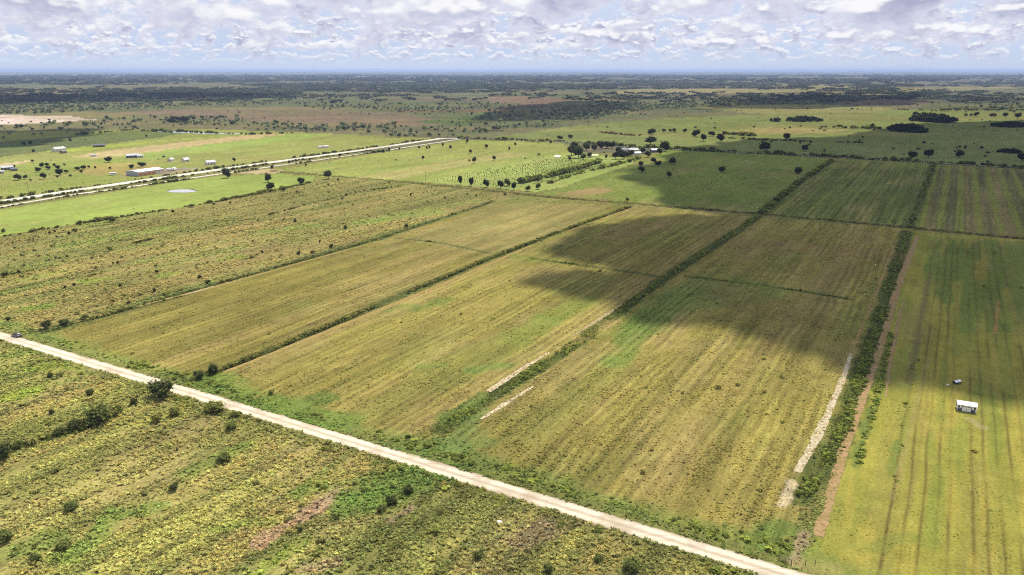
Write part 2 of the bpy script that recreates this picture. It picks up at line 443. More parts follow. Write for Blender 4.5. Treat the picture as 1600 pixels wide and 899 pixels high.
    for a, b, wd, colr, st_ in PATCH:
        lo = np.minimum(a, b) - 3 * wd - 10; hi = np.maximum(a, b) + 3 * wd + 10
        q = np.where((x > lo[0]) & (x < hi[0]) & (y > lo[1]) & (y < hi[1]))[0]
        if q.size == 0:
            continue
        xx, yy = x[q], y[q]
        dd = segdist(a, b, xx, yy) / wd + (fbm(xx, yy, 1.6 * wd + 1, 91, 4, .6) - .5) * 2.0
        m = ((1 - smooth(dd, .45, 1.25)) * st_)[:, None]
        c[q] = c[q] * (1 - m) + colr * m
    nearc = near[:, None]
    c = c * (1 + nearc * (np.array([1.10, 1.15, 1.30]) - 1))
    mown = ((row > .7) & (tus < .65)).astype(float) * near
    wob = (fbm(s, t, 40, 101, 3) - .5) * 5
    ln = np.sin((t + wob) / 3.7 * 2 * np.pi) * smooth(fbm(s / 5, t, 12, 103, 3), .35, .6)
    c = c * (1 + (mown * .16 * ln)[:, None])
    # country-wide mottling
    c = c * (1 + (.42 * (big - .5) + .30 * (mid - .5) + .22 * (sm - .5))[:, None])
    return np.clip(c, .004, .8), row * near, tus

# ------------------------------------------------------------------ object helpers
MATS = {}
def new_mat(name):
    m = bpy.data.materials.new(name)
    m.use_nodes = True
    m.node_tree.nodes.clear()
    return m, NT(m.node_tree)
def finish(m, nt, shader):
    o = nt.n('ShaderNodeOutputMaterial', ins={'Surface': shader})
    return m
def simple_mat(name, rgb, rough=.7, var=.15, scale=3.0, metallic=0.0, spec=.3):
    m, nt = new_mat(name)
    co = nt.n('ShaderNodeTexCoord').outputs['Object']
    n1 = nt.noise(co, scale, 4, .6)
    f = nt.ramp(n1, .3, .7, 1 - var, 1 + var * .6)
    colr = nt.mix(1.0, tuple(rgb), nt.n('ShaderNodeCombineColor', ins={0: f, 1: f, 2: f}).outputs[0], 'MULTIPLY')
    b = nt.n('ShaderNodeBsdfPrincipled', ins={'Base Color': colr, 'Roughness': rough, 'Metallic': metallic, 'Specular IOR Level': spec})
    return finish(m, nt, b.outputs[0])
def mesh_obj(name, verts, faces, mat, parent=None, smooth_=False):
    me = bpy.data.meshes.new(name)
    me.from_pydata([tuple(map(float, v)) for v in verts], [], [tuple(f) for f in faces])
    me.update()
    if smooth_:
        me.polygons.foreach_set('use_smooth', [True] * len(me.polygons))
    if mat:
        me.materials.append(mat)
    o = bpy.data.objects.new(name, me)
    COL.objects.link(o)
    if parent:
        o.parent = parent
    return o
def empty(name, loc, rz=0.0):
    o = bpy.data.objects.new(name, None)
    COL.objects.link(o)
    o.location = loc
    o.rotation_euler = (0, 0, rz)
    o.empty_display_size = 1
    return o
def tag(o, label=None, cat=None, group=None, kind=None):
    if label: o['label'] = label
    if cat: o['category'] = cat
    if group: o['group'] = group
    if kind: o['kind'] = kind
    return o

class MB:
    """collects boxes, tubes and prisms into one mesh"""
    def __init__(self):
        self.v = []; self.f = []
    def add(self, vs, fs):
        k = len(self.v)
        self.v += [tuple(q) for q in vs]
        self.f += [tuple(i + k for i in q) for q in fs]
        return self
    def box(self, x0, x1, y0, y1, z0, z1):
        vs = [(x0, y0, z0), (x1, y0, z0), (x1, y1, z0), (x0, y1, z0), (x0, y0, z1), (x1, y0, z1), (x1, y1, z1), (x0, y1, z1)]
        return self.add(vs, [(3, 2, 1, 0), (4, 5, 6, 7), (0, 1, 5, 4), (1, 2, 6, 5), (2, 3, 7, 6), (3, 0, 4, 7)])
    def prism(self, prof, y0, y1, axis='y'):
        """closed x-z profile pushed along y"""
        n = len(prof)
        vs = [(p[0], y0, p[1]) for p in prof] + [(p[0], y1, p[1]) for p in prof]
        if axis == 'x':
            vs = [(b, a, c_) for a, b, c_ in vs]
        fs = [tuple(range(n)), tuple(range(2 * n - 1, n - 1, -1))]
        fs += [(i, i + n, (i + 1) % n + n, (i + 1) % n) for i in range(n)]
        return self.add(vs, fs)
    def tube(self, p, q, r0, r1, n=6):
        p = Vector(p); q = Vector(q)
        ax = (q - p).normalized()
        u = ax.orthogonal().normalized(); w = ax.cross(u)
        vs = []
        for c_, r in ((p, r0), (q, r1)):
            for i in range(n):
                a = 2 * math.pi * i / n
                vs.append(c_ + u * math.cos(a) * r + w * math.sin(a) * r)
        fs = [(i, (i + 1) % n, (i + 1) % n + n, i + n) for i in range(n)] + [tuple(range(n - 1, -1, -1)), tuple(range(n, 2 * n))]
        return self.add(vs, fs)
    def build(self, name, mat, parent=None):
        return mesh_obj(name, self.v, self.f, mat, parent)

BARE = [(ROAD, 2.75), (MROAD, 5.5), (MROAD2, 3.5), (BROAD, 3.6),
        (GP([(350, 582), (430, 551), (600, 482), (700, 441), (830, 384)]), 1.3), (GP([(120, 503), (330, 450), (590, 378)]), 1.0),
        (GP([(972, 476), (890, 528)]), .5), (GP([(858, 551), (763, 612)]), .6), (GP([(832, 605), (752, 655)]), .4),
        (GP([(1330, 553), (1318, 590), (1290, 655), (1268, 700), (1245, 738)]), .6),
        (GP([(1434, 368), (1402, 450), (1380, 530), (1352, 610), (1318, 705), (1278, 838)]), .65)]

# ------------------------------------------------------------------ ground
def build_ground():
    pys = []
    p = 1180.0
    while p > 109.9:
        pys.append(p)
        p -= 1.7 if p > 170 else (1.1 if p > 125 else .45)
    ys = np.array([G(800, q)[1] for q in pys])
    ys = np.concatenate([[-300.0, -60.0, 10.0, 50.0], ys[ys > 56]])
    ys = ys[ys < 60000]
    us = np.arange(-0.98, 0.981, 2.3 / FPX)
    reach = np.maximum(ys, 60)
    X = us[None, :] * (np.where(ys < 120, 120, ys) / math.cos(PITCH))[:, None]
    Y = np.repeat(ys[:, None], len(us), 1)
    nr, nc = X.shape
    x = X.ravel(); y = Y.ravel()
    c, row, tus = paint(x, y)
    z = (fbm(x, y, 14, 51) - .5) * .25 * (1 - smooth(y, 500, 900))
    dr = pathdist(ROAD, x, y)
    for p_, w_ in BARE:
        z *= smooth(pathdist(p_, x, y), w_ + 1.5, w_ + 7)
    z -= .02
    for h, wd, dp in ((H0, 3, .5), (H1, 3.5, .7), (H2, 4, .8), (H3, 4, .8), (BACK, 3, 1.0)):
        z -= (1 - smooth(pathdist(h, x, y), .4, wd)) * dp
    me = bpy.data.meshes.new('ground')
    idx = np.arange(nr * nc).reshape(nr, nc)
    q = np.stack([idx[:-1, :-1], idx[:-1, 1:], idx[1:, 1:], idx[1:, :-1]], -1).reshape(-1, 4)
    me.vertices.add(nr * nc)
    me.vertices.foreach_set('co', np.stack([x, y, z], 1).astype(np.float32).ravel())
    me.loops.add(q.size)
    me.loops.foreach_set('vertex_index', q.ravel().astype(np.int32))
    me.polygons.add(len(q))
    me.polygons.foreach_set('loop_start', np.arange(0, q.size, 4, dtype=np.int32))
    me.polygons.foreach_set('loop_total', np.full(len(q), 4, dtype=np.int32))
    me.update()
    me.polygons.foreach_set('use_smooth', np.ones(len(q), bool))
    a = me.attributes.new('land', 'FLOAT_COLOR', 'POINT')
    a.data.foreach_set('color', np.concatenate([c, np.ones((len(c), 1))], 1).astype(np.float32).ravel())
    a = me.attributes.new('rowy', 'FLOAT', 'POINT'); a.data.foreach_set('value', row.astype(np.float32))
    a = me.attributes.new('tussocky', 'FLOAT', 'POINT'); a.data.foreach_set('value', tus.astype(np.float32))
    m, nt = new_mat('land')
    co = nt.n('ShaderNodeNewGeometry').outputs['Position']
    colr = nt.n('ShaderNodeAttribute', attribute_name='land').outputs['Color']
    rowa = nt.n('ShaderNodeAttribute', attribute_name='rowy').outputs['Fac']
    tusa = nt.n('ShaderNodeAttribute', attribute_name='tussocky').outputs['Fac']
    # s runs along local y after turning the grid
    rot = nt.mapping(co, rot=(0, 0, TH))
    rows = nt.noise(nt.mapping(rot, scale=(1.3, .07, 1)), 1.0, 5, .7)
    fine = nt.noise(co, 1.1, 6, .74)
    blot = nt.noise(co, .16, 4, .6)
    fr = nt.math('ADD', 1.0, nt.math('MULTIPLY', nt.math('MULTIPLY', nt.math('SUBTRACT', rows, .5), 1.3), rowa))
    ff = nt.math('ADD', 1.0, nt.math('MULTIPLY', nt.math('SUBTRACT', fine, .5), nt.math('ADD', 1.0, nt.math('MULTIPLY', tusa, 1.5))))
    fb = nt.math('ADD', 1.0, nt.math('MULTIPLY', nt.math('SUBTRACT', blot, .5), .55))
    f = nt.math('MAXIMUM', nt.math('MULTIPLY', nt.math('MULTIPLY', fr, ff), fb), .15)
    colr = nt.mix(1.0, colr, nt.n('ShaderNodeCombineColor', ins={0: f, 1: f, 2: f}).outputs[0], 'MULTIPLY')
    hgt = nt.math('ADD', nt.math('MULTIPLY', fine, nt.math('ADD', .25, nt.math('MULTIPLY', tusa, .6))), nt.math('MULTIPLY', rows, nt.math('MULTIPLY', rowa, .5)))
    bump = nt.n('ShaderNodeBump', ins={'Strength': .8, 'Distance': .6, 'Height': hgt})
    b = nt.n('ShaderNodeBsdfDiffuse', ins={'Color': colr, 'Roughness': .9, 'Normal': bump.outputs[0]})
    finish(m, nt, b.outputs[0])
    me.materials.append(m)
    o = bpy.data.objects.new('ground', me)
    COL.objects.link(o)
    tag(o, kind='structure')
build_ground()

# ------------------------------------------------------------------ roads, lanes, bare strips
def ribbon(name, pts, half, z, mat, step=2.0, jit=.3, jsc=4.0, holes=None, seed=0, label=None):
    """a strip of ground with frayed edges along a line; half may taper"""
    pts = np.array(pts)
    seg = np.hypot(*(pts[1:] - pts[:-1]).T)
    cum = np.concatenate([[0], np.cumsum(seg)])
    nst = max(2, int(cum[-1] / step))
    sp = np.linspace(0, cum[-1], nst)
    cx = np.interp(sp, cum, pts[:, 0]); cy = np.interp(sp, cum, pts[:, 1])
    tx = np.gradient(cx); ty = np.gradient(cy); L = np.hypot(tx, ty)
    nx, ny = ty / L, -tx / L
    hw = np.full(nst, half) if np.isscalar(half) else np.interp(sp / cum[-1], np.linspace(0, 1, len(half)), half)
    el = hw + (fbm(sp, sp * 0 + seed, jsc, 3 + seed, 4, .6) - .5) * 2 * jit * np.minimum(1, hw / max(jit, .01) + .1)
    er = hw + (fbm(sp, sp * 0 + seed + 40, jsc, 5 + seed, 4, .6) - .5) * 2 * jit * np.minimum(1, hw / max(jit, .01) + .1)
    el = np.maximum(el, .02); er = np.maximum(er, .02)
    K = 6
    vs = []; us = []
    for i in range(nst):
        for k in range(K + 1):
            w = -el[i] + (el[i] + er[i]) * k / K
            vs.append((cx[i] + nx[i] * w, cy[i] + ny[i] * w, z)); us.append(w / max(hw[i], .05))
    fs = []
    for i in range(nst - 1):
        for k in range(K):
            a = i * (K + 1) + k
            fs.append((a, a + 1, a + K + 2, a + K + 1))
    o = mesh_obj(name, vs, fs, mat)
    at = o.data.attributes.new('across', 'FLOAT', 'POINT')
    at.data.foreach_set('value', np.array(us, dtype=np.float32))
    tag(o, kind='structure', label=label)
    return o
def earth_mat(name, c1, c2, c3, wheel=.0, sc=.6, grass=0.0):
    m, nt = new_mat(name)
    co = nt.n('ShaderNodeNewGeometry').outputs['Position']
    ac = nt.n('ShaderNodeAttribute', attribute_name='across').outputs['Fac']
    rot = nt.mapping(co, rot=(0, 0, TH), scale=(1, 1, 1))
    n1 = nt.noise(co, sc, 6, .65); n2 = nt.noise(co, sc * .15, 4, .6)
    colr = nt.mix(nt.ramp(n1, .3, .7), tuple(c1), tuple(c2))
    colr = nt.mix(nt.ramp(n2, .45, .7, 0, .7), colr, tuple(c3))
    if wheel:
        aa = nt.math('ADD', nt.math('ABSOLUTE', ac), nt.math('MULTIPLY', nt.math('SUBTRACT', n2, .5), .25))
        tr = nt.math('ADD', nt.ramp(aa, .05, .34, .75, 0), nt.ramp(aa, .62, 1.0, 0, 1), clamp=True)
        tr = nt.math('ADD', tr, nt.ramp(nt.noise(nt.mapping(co, rot=(0, 0, TH), scale=(.04, 1.6, 1)), 1.0, 3, .6), .48, .7, 0, .5), clamp=True)
        colr = nt.mix(nt.math('MULTIPLY', tr, wheel), colr, tuple(c3))
    if grass:
        n3 = nt.noise(co, .8, 6, .72)
        colr = nt.mix(nt.ramp(n3, .46, .60, 0, grass), colr, tuple(alb(134, 132, 62)))
    bump = nt.n('ShaderNodeBump', ins={'Strength': .5, 'Distance': .15, 'Height': n1})
    b = nt.n('ShaderNodeBsdfDiffuse', ins={'Color': colr, 'Roughness': .9, 'Normal': bump.outputs[0]})
    return finish(m, nt, b.outputs[0])
M_road = earth_mat('graded_sand', alb(252, 243, 222), alb(240, 227, 202), alb(192, 172, 144), .75)
M_high = earth_mat('highway_shell', alb(246, 240, 226), alb(236, 228, 210), alb(206, 196, 174), .2, .1)
M_tan = earth_mat('bare_lane', alb(196, 166, 104), alb(180, 152, 94), alb(160, 142, 80), 0, .7, .75)
M_sand = earth_mat('pale_sand', alb(220, 196, 154), alb(204, 180, 134), alb(176, 152, 98), 0, .9, .85)
M_lime = earth_mat('limestone_spoil', alb(244, 230, 202), alb(224, 206, 170), alb(176, 158, 112), 0, 1.1, .6)
M_red = earth_mat('red_soil', alb(204, 168, 124), alb(188, 150, 108), alb(172, 150, 94), 0, .8, .7)
M_asph = earth_mat('old_asphalt', alb(186, 180, 168), alb(168, 162, 150), alb(140, 134, 120), 0, .3)

ribbon('graded_road', ROAD, 2.85, .045, M_road, .6, .85, 3.5, seed=1)
ribbon('highway', MROAD, 6.6, .05, M_high, 6, .8, 20, seed=2)
ribbon('frontage_road', MROAD2, [3.0, 2.8, 2.4, 2.8], .05, M_high, 6, .9, 20, seed=3)
ribbon('road', GP([(690, 216.5), (704, 216.2), (722, 217.5)]), 5, .055, M_high, 4, .6, 9, seed=4)
ribbon('road', BROAD, 3.0, .05, M_asph, 6, .8, 20, seed=5)
ribbon('lane', GP([(120, 503), (230, 475), (330, 450), (450, 416), (590, 378)]), [.5, 1.0, 1.7, .9, 1.0, .6], .035, M_tan, 1.5, .6, 6, seed=6)
ribbon('lane', GP([(280, 463), (310, 455), (345, 444)]), [.2, 1.1, .2], .042, M_sand, 1.0, .4, 4, seed=7)
ribbon('lane', GP([(350, 582), (430, 551), (600, 482), (700, 441), (830, 384)]), [1.2, 1.6, 1.7, 1.5, 1.2], .035, M_tan, 1.5, .7, 6, seed=8)
ribbon('lane', GP([(840, 378), (930, 346), (985, 326), (997, 321)]), [.4, 1.0, 1.4, .6], .035, M_tan, 1.5, .6, 6, seed=9)
ribbon('sand_strip', GP([(972, 476), (935, 500), (890, 528)]), [.3, 1.1, 1.0, .2], .04, M_sand, 1.0, .5, 4, seed=10)
ribbon('sand_strip', GP([(858, 551), (815, 577), (763, 612)]), [.2, .9, 1.3, 1.2], .04, M_lime, .8, .6, 3, seed=11)
ribbon('sand_strip', GP([(832, 605), (795, 628), (752, 655)]), [.2, .8, 1.0, .4], .04, M_lime, .8, .6, 3, seed=12)
ribbon('sand_strip', GP([(1015, 445), (985, 465), (960, 482)]), [.2, .7, .3], .04, M_tan, 1.0, .5, 4, seed=13)
ribbon('limestone_strip', GP([(1330, 553), (1318, 590), (1290, 655), (1268, 700), (1245, 738)]), [.6, 1.0, 1.1, 1.4, 1.0], .045, M_lime, .6, .6, 2.5, seed=14)
ribbon('limestone_strip', GP([(1398, 380), (1372, 450), (1345, 515), (1331, 552)]), [.3, 1.0, 1.0, .5], .035, M_tan, 1.0, .6, 4, seed=15)
ribbon('dirt_track', GP([(1434, 368), (1402, 450), (1380, 530), (1352, 610), (1318, 705), (1278, 838)]), [1.0, 1.6, 1.8, 1.4, 1.4, 1.4], .04, M_red, .8, .5, 3, seed=16)
ribbon('dirt_track', GP([(1408, 480), (1390, 570), (1384, 620)]), [.4, .6, .3], .04, M_red, .8, .4, 3, seed=17)
ribbon('driveway', GP([(330, 266), (290, 263), (262, 265)]), [2.5, 2.5, 6], .04, M_asph, 4, 1.0, 12, seed=18)
ribbon('driveway', GP([(300, 258), (200, 247), (90, 239)]), 1.6, .04, M_tan, 6, 1.0, 12, seed=19)

# ------------------------------------------------------------------ pond
def blob_sheet(name, px, rx, ry, z, mat, seed, n=48, jit=.12):
    c_ = G(*px)
    vs = []
    for i in range(n):
        a = 2 * math.pi * i / n
        k = 1 + (fbm(np.array([math.cos(a) * 2 + seed]), np.array([math.sin(a) * 2]), 1, seed)[0] - .5) * 2 * jit
        p = c_ + np.array([math.cos(a) * rx, math.sin(a) * ry - .12 * rx * math.cos(a)]) * k
        vs.append((p[0], p[1], z))
    return mesh_obj(name, vs, [tuple(range(n))[::-1]], mat)
m, nt = new_mat('pond_water')
co = nt.n('ShaderNodeNewGeometry').outputs['Position']
bmp = nt.n('ShaderNodeBump', ins={'Strength': .15, 'Distance': .05, 'Height': nt.noise(co, 1.5, 3, .5)})
b = nt.n('ShaderNodeBsdfPrincipled', ins={'Base Color': (.34, .33, .33, 1), 'Roughness': .08, 'Specular IOR Level': .8, 'Normal': bmp.outputs[0]})  # pale grey base colour stands in for the reflected sky
M_water = finish(m, nt, b.outputs[0])
M_bank = earth_mat('pond_bank', alb(190, 184, 150), alb(150, 150, 104), alb(104, 108, 60), 0, .4)
tag(blob_sheet('pond_bank', (284, 298.7), 15.2, 10.6, .04, M_bank, 3), kind='structure')
for q_ in ((262, 205.6, 22, 9), (300, 207.4, 40, 10), (322, 208.6, 24, 8), (358, 209.3, 26, 8)):
    tag(blob_sheet('marsh_pool', q_[:2], q_[2], q_[3], .06, M_water, int(q_[0]), 32, .35), kind='structure')
tag(blob_sheet('pond', (284, 298.8), 14.2, 9.0, .06, M_water, 3), kind='structure')

# ------------------------------------------------------------------ foliage materials and meshes
def foliage_mat(name, source):
    m, nt = new_mat(name)
    if source == 'instance':
        tint = nt.n('ShaderNodeAttribute', attribute_name='tint', attribute_type='INSTANCER').outputs['Color']
    else:
        tint = nt.n('ShaderNodeObjectInfo').outputs['Color']
    sh = nt.n('ShaderNodeAttribute', attribute_name='leafvar').outputs['Fac']
    colr = nt.mix(1.0, tint, nt.n('ShaderNodeCombineColor', ins={0: sh, 1: sh, 2: sh}).outputs[0], 'MULTIPLY')
    a = nt.n('ShaderNodeBsdfDiffuse', ins={'Color': colr, 'Roughness': .6})
    b = nt.n('ShaderNodeBsdfTranslucent', ins={'Color': colr})
    mx = nt.n('ShaderNodeMixShader', ins={0: .42, 1: a.outputs[0], 2: b.outputs[0]})
    return finish(m, nt, mx.outputs[0])
M_fol_i = foliage_mat('foliage_mass', 'instance')
M_fol_o = foliage_mat('foliage', 'object')
M_bark = simple_mat('bark', (.10, .075, .055), .9, .3, 6)

_t = (1 + 5 ** .5) / 2
ICO_V = np.array([(-1, _t, 0), (1, _t, 0), (-1, -_t, 0), (1, -_t, 0), (0, -1, _t), (0, 1, _t), (0, -1, -_t), (0, 1, -_t), (_t, 0, -1), (_t, 0, 1), (-_t, 0, -1), (-_t, 0, 1)], float)
ICO_V /= np.linalg.norm(ICO_V[0])
ICO_F = [(0, 11, 5), (0, 5, 1), (0, 1, 7), (0, 7, 10), (0, 10, 11), (1, 5, 9), (5, 11, 4), (11, 10, 2), (10, 7, 6), (7, 1, 8), (3, 9, 4), (3, 4, 2), (3, 2, 6), (3, 6, 8), (3, 8, 9), (4, 9, 5), (2, 4, 11), (6, 2, 10), (8, 6, 7), (9, 8, 1)]
def ico(sub):
    v = [tuple(q) for q in ICO_V]; f = list(ICO_F)
    for _ in range(sub):
        cache = {}; nf = []
        def midp(a, b):
            k = (min(a, b), max(a, b))
            if k not in cache:
                q = np.array(v[a]) + np.array(v[b]); q /= np.linalg.norm(q)
                v.append(tuple(q)); cache[k] = len(v) - 1
            return cache[k]
        for a, b, c_ in f:
            x_, y_, z_ = midp(a, b), midp(b, c_), midp(c_, a)
            nf += [(a, x_, z_), (b, y_, x_), (c_, z_, y_), (x_, y_, z_)]
        f = nf
    return np.array(v), f

class Leafy:
    """crown mesh: lumpy cores hidden in leaf-sized faces"""
    def __init__(self, seed):
        self.r = np.random.default_rng(seed)
        self.v = []; self.f = []; self.s = []
    def lobe(self, c_, rad, n, leaf, core=.72, flat=1.0):
        r = self.r
        c_ = np.array(c_, float); rad = np.array(rad, float)
        if core:
            k = len(self.v)
            iv = ICO_V * core * rad * (1 + (r.random((12, 1)) - .5) * .35) + c_
            self.v += [tuple(q) for q in iv]
            self.f += [tuple(i + k for i in q) for q in ICO_F]
            self.s += [.55] * 12
        for _ in range(n):
            dr_ = r.normal(size=3); dr_ /= np.linalg.norm(dr_)
            if dr_[2] < -.55:
                dr_[2] *= -1
            p = c_ + dr_ * rad * (core + (1.08 - core) * r.random() ** .7 if core else r.random() ** .5)
            nrm = dr_ * .8 + r.normal(size=3) * .6 + np.array([0, 0, .35]); nrm /= np.linalg.norm(nrm)
            u = np.cross(nrm, r.normal(size=3)); u /= np.linalg.norm(u); w = np.cross(nrm, u)
            L = leaf * (.6 + .8 * r.random())
            k = len(self.v); a0 = r.random() * 6.28
            if r.random() < .5:
                ang = (0, 2.1, 4.2)
            else:
                ang = (0, 1.4, 3.1, 4.8)
            for a in ang:
                q = p + (u * math.cos(a + a0) + w * math.sin(a + a0)) * L * (.7 + .6 * r.random())
                self.v.append(tuple(q))
            self.f.append(tuple(range(k, k + len(ang))))
            sv = .65 + .75 * r.random()
            self.s += [sv] * len(ang)
        return self
    def blades(self, n, h, spread, wid):
        r = self.r
        for _ in range(n):
            a = r.random() * 6.28; l = h * (.55 + .6 * r.random()); tilt = spread * (.25 + r.random())
            b0 = np.array([math.cos(a), math.sin(a), 0]) * .18 * r.random() * spread
            sd_ = np.array([-math.sin(a), math.cos(a), 0]) * wid * (.6 + .8 * r.random())
            tip = b0 + np.array([math.cos(a) * tilt, math.sin(a) * tilt, l])
            md = b0 * .4 + tip * .6 + np.array([0, 0, l * .12])
            k = len(self.v)
            self.v += [tuple(b0 - sd_ * .6), tuple(b0 + sd_ * .6), tuple(md + sd_), tuple(tip), tuple(md - sd_)]
            self.f.append((k, k + 1, k + 2, k + 3, k + 4))
            self.s += [.6 + .8 * r.random()] * 5
        return self
    def mesh(self, name, mat):
        me = bpy.data.meshes.new(name)
        me.from_pydata([tuple(map(float, q)) for q in self.v], [], self.f)
        me.update()
        a = me.attributes.new('leafvar', 'FLOAT', 'POINT')
        a.data.foreach_set('value', np.array(self.s, dtype=np.float32))
        me.materials.append(mat)
        return me

def crown_lobes(seed, n, leaf, lobes, mat, name='crown', zc=.62, rz=.36, rr=.5):
    """round headed crown in a unit box (height 1, half width .5)"""
    L = Leafy(seed); r = L.r
    L.lobe((0, 0, zc), (rr * .66, rr * .66, rz * .8), n // 3, leaf)
    for i in range(lobes):
        a = 6.283 * (i + .6 * r.random()) / lobes
        d_ = rr * (.42 + .2 * r.random()); q = .26 + .12 * r.random()
        L.lobe((math.cos(a) * d_, math.sin(a) * d_, zc - rz * .35 + rz * .75 * r.random()), (q, q, q * rz / .36 * .85), int(n * .66 / lobes), leaf)
    return L.mesh(name, mat)
def trunk_mesh(seed, h=.5, r0=.035, limbs=4, mat=None):
    r = np.random.default_rng(seed)
    mb = MB()
    top = Vector((0, 0, h * .6))
    mb.tube((0, 0, -.02), (0, 0, h * .25), r0 * 1.35, r0, 7); mb.tube((0, 0, h * .25), top, r0, r0 * .75, 7)
    for i in range(limbs):
        a = 6.283 * (i + r.random() * .5) / limbs
        mb.tube(top - Vector((0, 0, .02)), (math.cos(a) * .24, math.sin(a) * .24, h * (1.0 + .35 * r.random())), r0 * .6, r0 * .22, 5)
    me = bpy.data.meshes.new('trunk')
    me.from_pydata([tuple(q) for q in mb.v], [], mb.f); me.update()
    me.materials.append(mat)
    return me

# ------------------------------------------------------------------ scatter (uncountable growth) through geometry nodes
HIDE = bpy.data.collections.new('growth_forms')
def proto(me):
    o = bpy.data.objects.new(me.name, me)
    HIDE.objects.link(o)
    return o
def scatter(name, label, cat, pts, scale, tint, protos, parent=None):
    n = len(pts)
    me = bpy.data.meshes.new(name)
    me.vertices.add(n)
    me.vertices.foreach_set('co', np.asarray(pts, dtype=np.float32).ravel())
    def attr(nm, tp, fld, arr):
        a = me.attributes.new(nm, tp, 'POINT'); a.data.foreach_set(fld, np.ascontiguousarray(arr).ravel())
    scale = np.asarray(scale, dtype=np.float32)
    if scale.ndim == 1:
        scale = np.stack([scale] * 3, 1)
    rot = np.stack([(rng.random(n) - .5) * .3, (rng.random(n) - .5) * .3, rng.random(n) * 6.283], 1).astype(np.float32)
    attr('size', 'FLOAT_VECTOR', 'vector', scale)
    attr('turn', 'FLOAT_VECTOR', 'vector', rot)
    attr('form', 'INT', 'value', rng.integers(0, len(protos), n).astype(np.int32))
    attr('tint', 'FLOAT_COLOR', 'color', np.concatenate([tint, np.ones((n, 1))], 1).astype(np.float32))
    o = bpy.data.objects.new(name, me)
    COL.objects.link(o)
    g = bpy.data.node_groups.new(name, 'GeometryNodeTree')
    g.interface.new_socket('Geometry', in_out='INPUT', socket_type='NodeSocketGeometry')
    g.interface.new_socket('Geometry', in_out='OUTPUT', socket_type='NodeSocketGeometry')
    gi = g.nodes.new('NodeGroupInput'); go = g.nodes.new('NodeGroupOutput')
    iop = g.nodes.new('GeometryNodeInstanceOnPoints')
    g.links.new(gi.outputs[0], iop.inputs['Points'])
    jn = g.nodes.new('GeometryNodeGeometryToInstance')
    for p in reversed(protos):
        oi = g.nodes.new('GeometryNodeObjectInfo'); oi.inputs['Object'].default_value = p
        oi.inputs['As Instance'].default_value = False
        g.links.new(oi.outputs['Geometry'], jn.inputs[0])
    g.links.new(jn.outputs[0], iop.inputs['Instance'])
    iop.inputs['Pick Instance'].default_value = True
    def named(nm, tp):
        a = g.nodes.new('GeometryNodeInputNamedAttribute'); a.data_type = tp; a.inputs[0].default_value = nm
        return [q for q in a.outputs if q.enabled][0]
    g.links.new(named('form', 'INT'), iop.inputs['Instance Index'])
    e2r = g.nodes.new('FunctionNodeEulerToRotation')
    g.links.new(named('turn', 'FLOAT_VECTOR'), e2r.inputs[0]); g.links.new(e2r.outputs[0], iop.inputs['Rotation'])
    g.links.new(named('size', 'FLOAT_VECTOR'), iop.inputs['Scale'])
    g.links.new(iop.outputs[0], go.inputs[0])
    md = o.modifiers.new('growth', 'NODES'); md.node_group = g
    tag(o, label, cat, kind='stuff')
    return o

P_tuft = [proto(Leafy(100 + i).blades(11, 1.0, .55, .14).lobe((0, 0, .25), (.42, .42, .3), 9, .22, 0).mesh('grass_tuft', M_fol_i)) for i in range(5)]
P_weed = [proto(Leafy(200 + i).lobe((0, 0, .35), (.5, .5, .42), 26, .2, .5).mesh('weed', M_fol_i)) for i in range(4)]
P_bush = [proto(crown_lobes(300 + i, 90, .11, 4, M_fol_i, 'bush', .45, .42)) for i in range(5)]
P_tree = [proto(crown_lobes(400 + i, 110, .12, 5, M_fol_i, 'wood_tree', .50, .46)) for i in range(5)]
def pine_mesh(seed, mat):
    L = Leafy(seed)
    for k, (z, q) in enumerate(((.55, .20), (.68, .24), (.8, .19), (.93, .11))):
        a = L.r.random() * 6.28
        L.lobe((math.cos(a) * .07, math.sin(a) * .07, z), (q, q, .10), 22, .09, .55)
    k = len(L.v)
    mb = MB().tube((0, 0, 0), (0, 0, .8), .022, .012, 4)
    L.v += [tuple(q) for q in mb.v]; L.f += [tuple(i + k for i in q) for q in mb.f]; L.s += [.5] * len(mb.v)
    return L.mesh('pine', mat)
P_pine = [proto(pine_mesh(450 + i, M_fol_i)) for i in range(4)]
def grove_patch(seed):
    L = Leafy(seed); r = L.r
    for _ in range(22):
        a = r.random() * 6.28; d_ = r.random() ** .5 * .5; q = .06 + .05 * r.random(); h = .10 + .12 * r.random()
        L.lobe((math.cos(a) * d_, math.sin(a) * d_, h), (q, q, q * .9), 12, .035, .75)
    return L.mesh('wood_patch', M_fol_i)
P_patch = [proto(grove_patch(500 + i)) for i in range(5)]

def clear_of(x, y, pad=0.0):
    ok = np.ones(x.shape, bool)
    for p, w in BARE:
        ok &= pathdist(p, x, y) > w + pad
    return ok
SHED_AT = G(1510, 641)
TRAILER_AT = G(1495, 600)

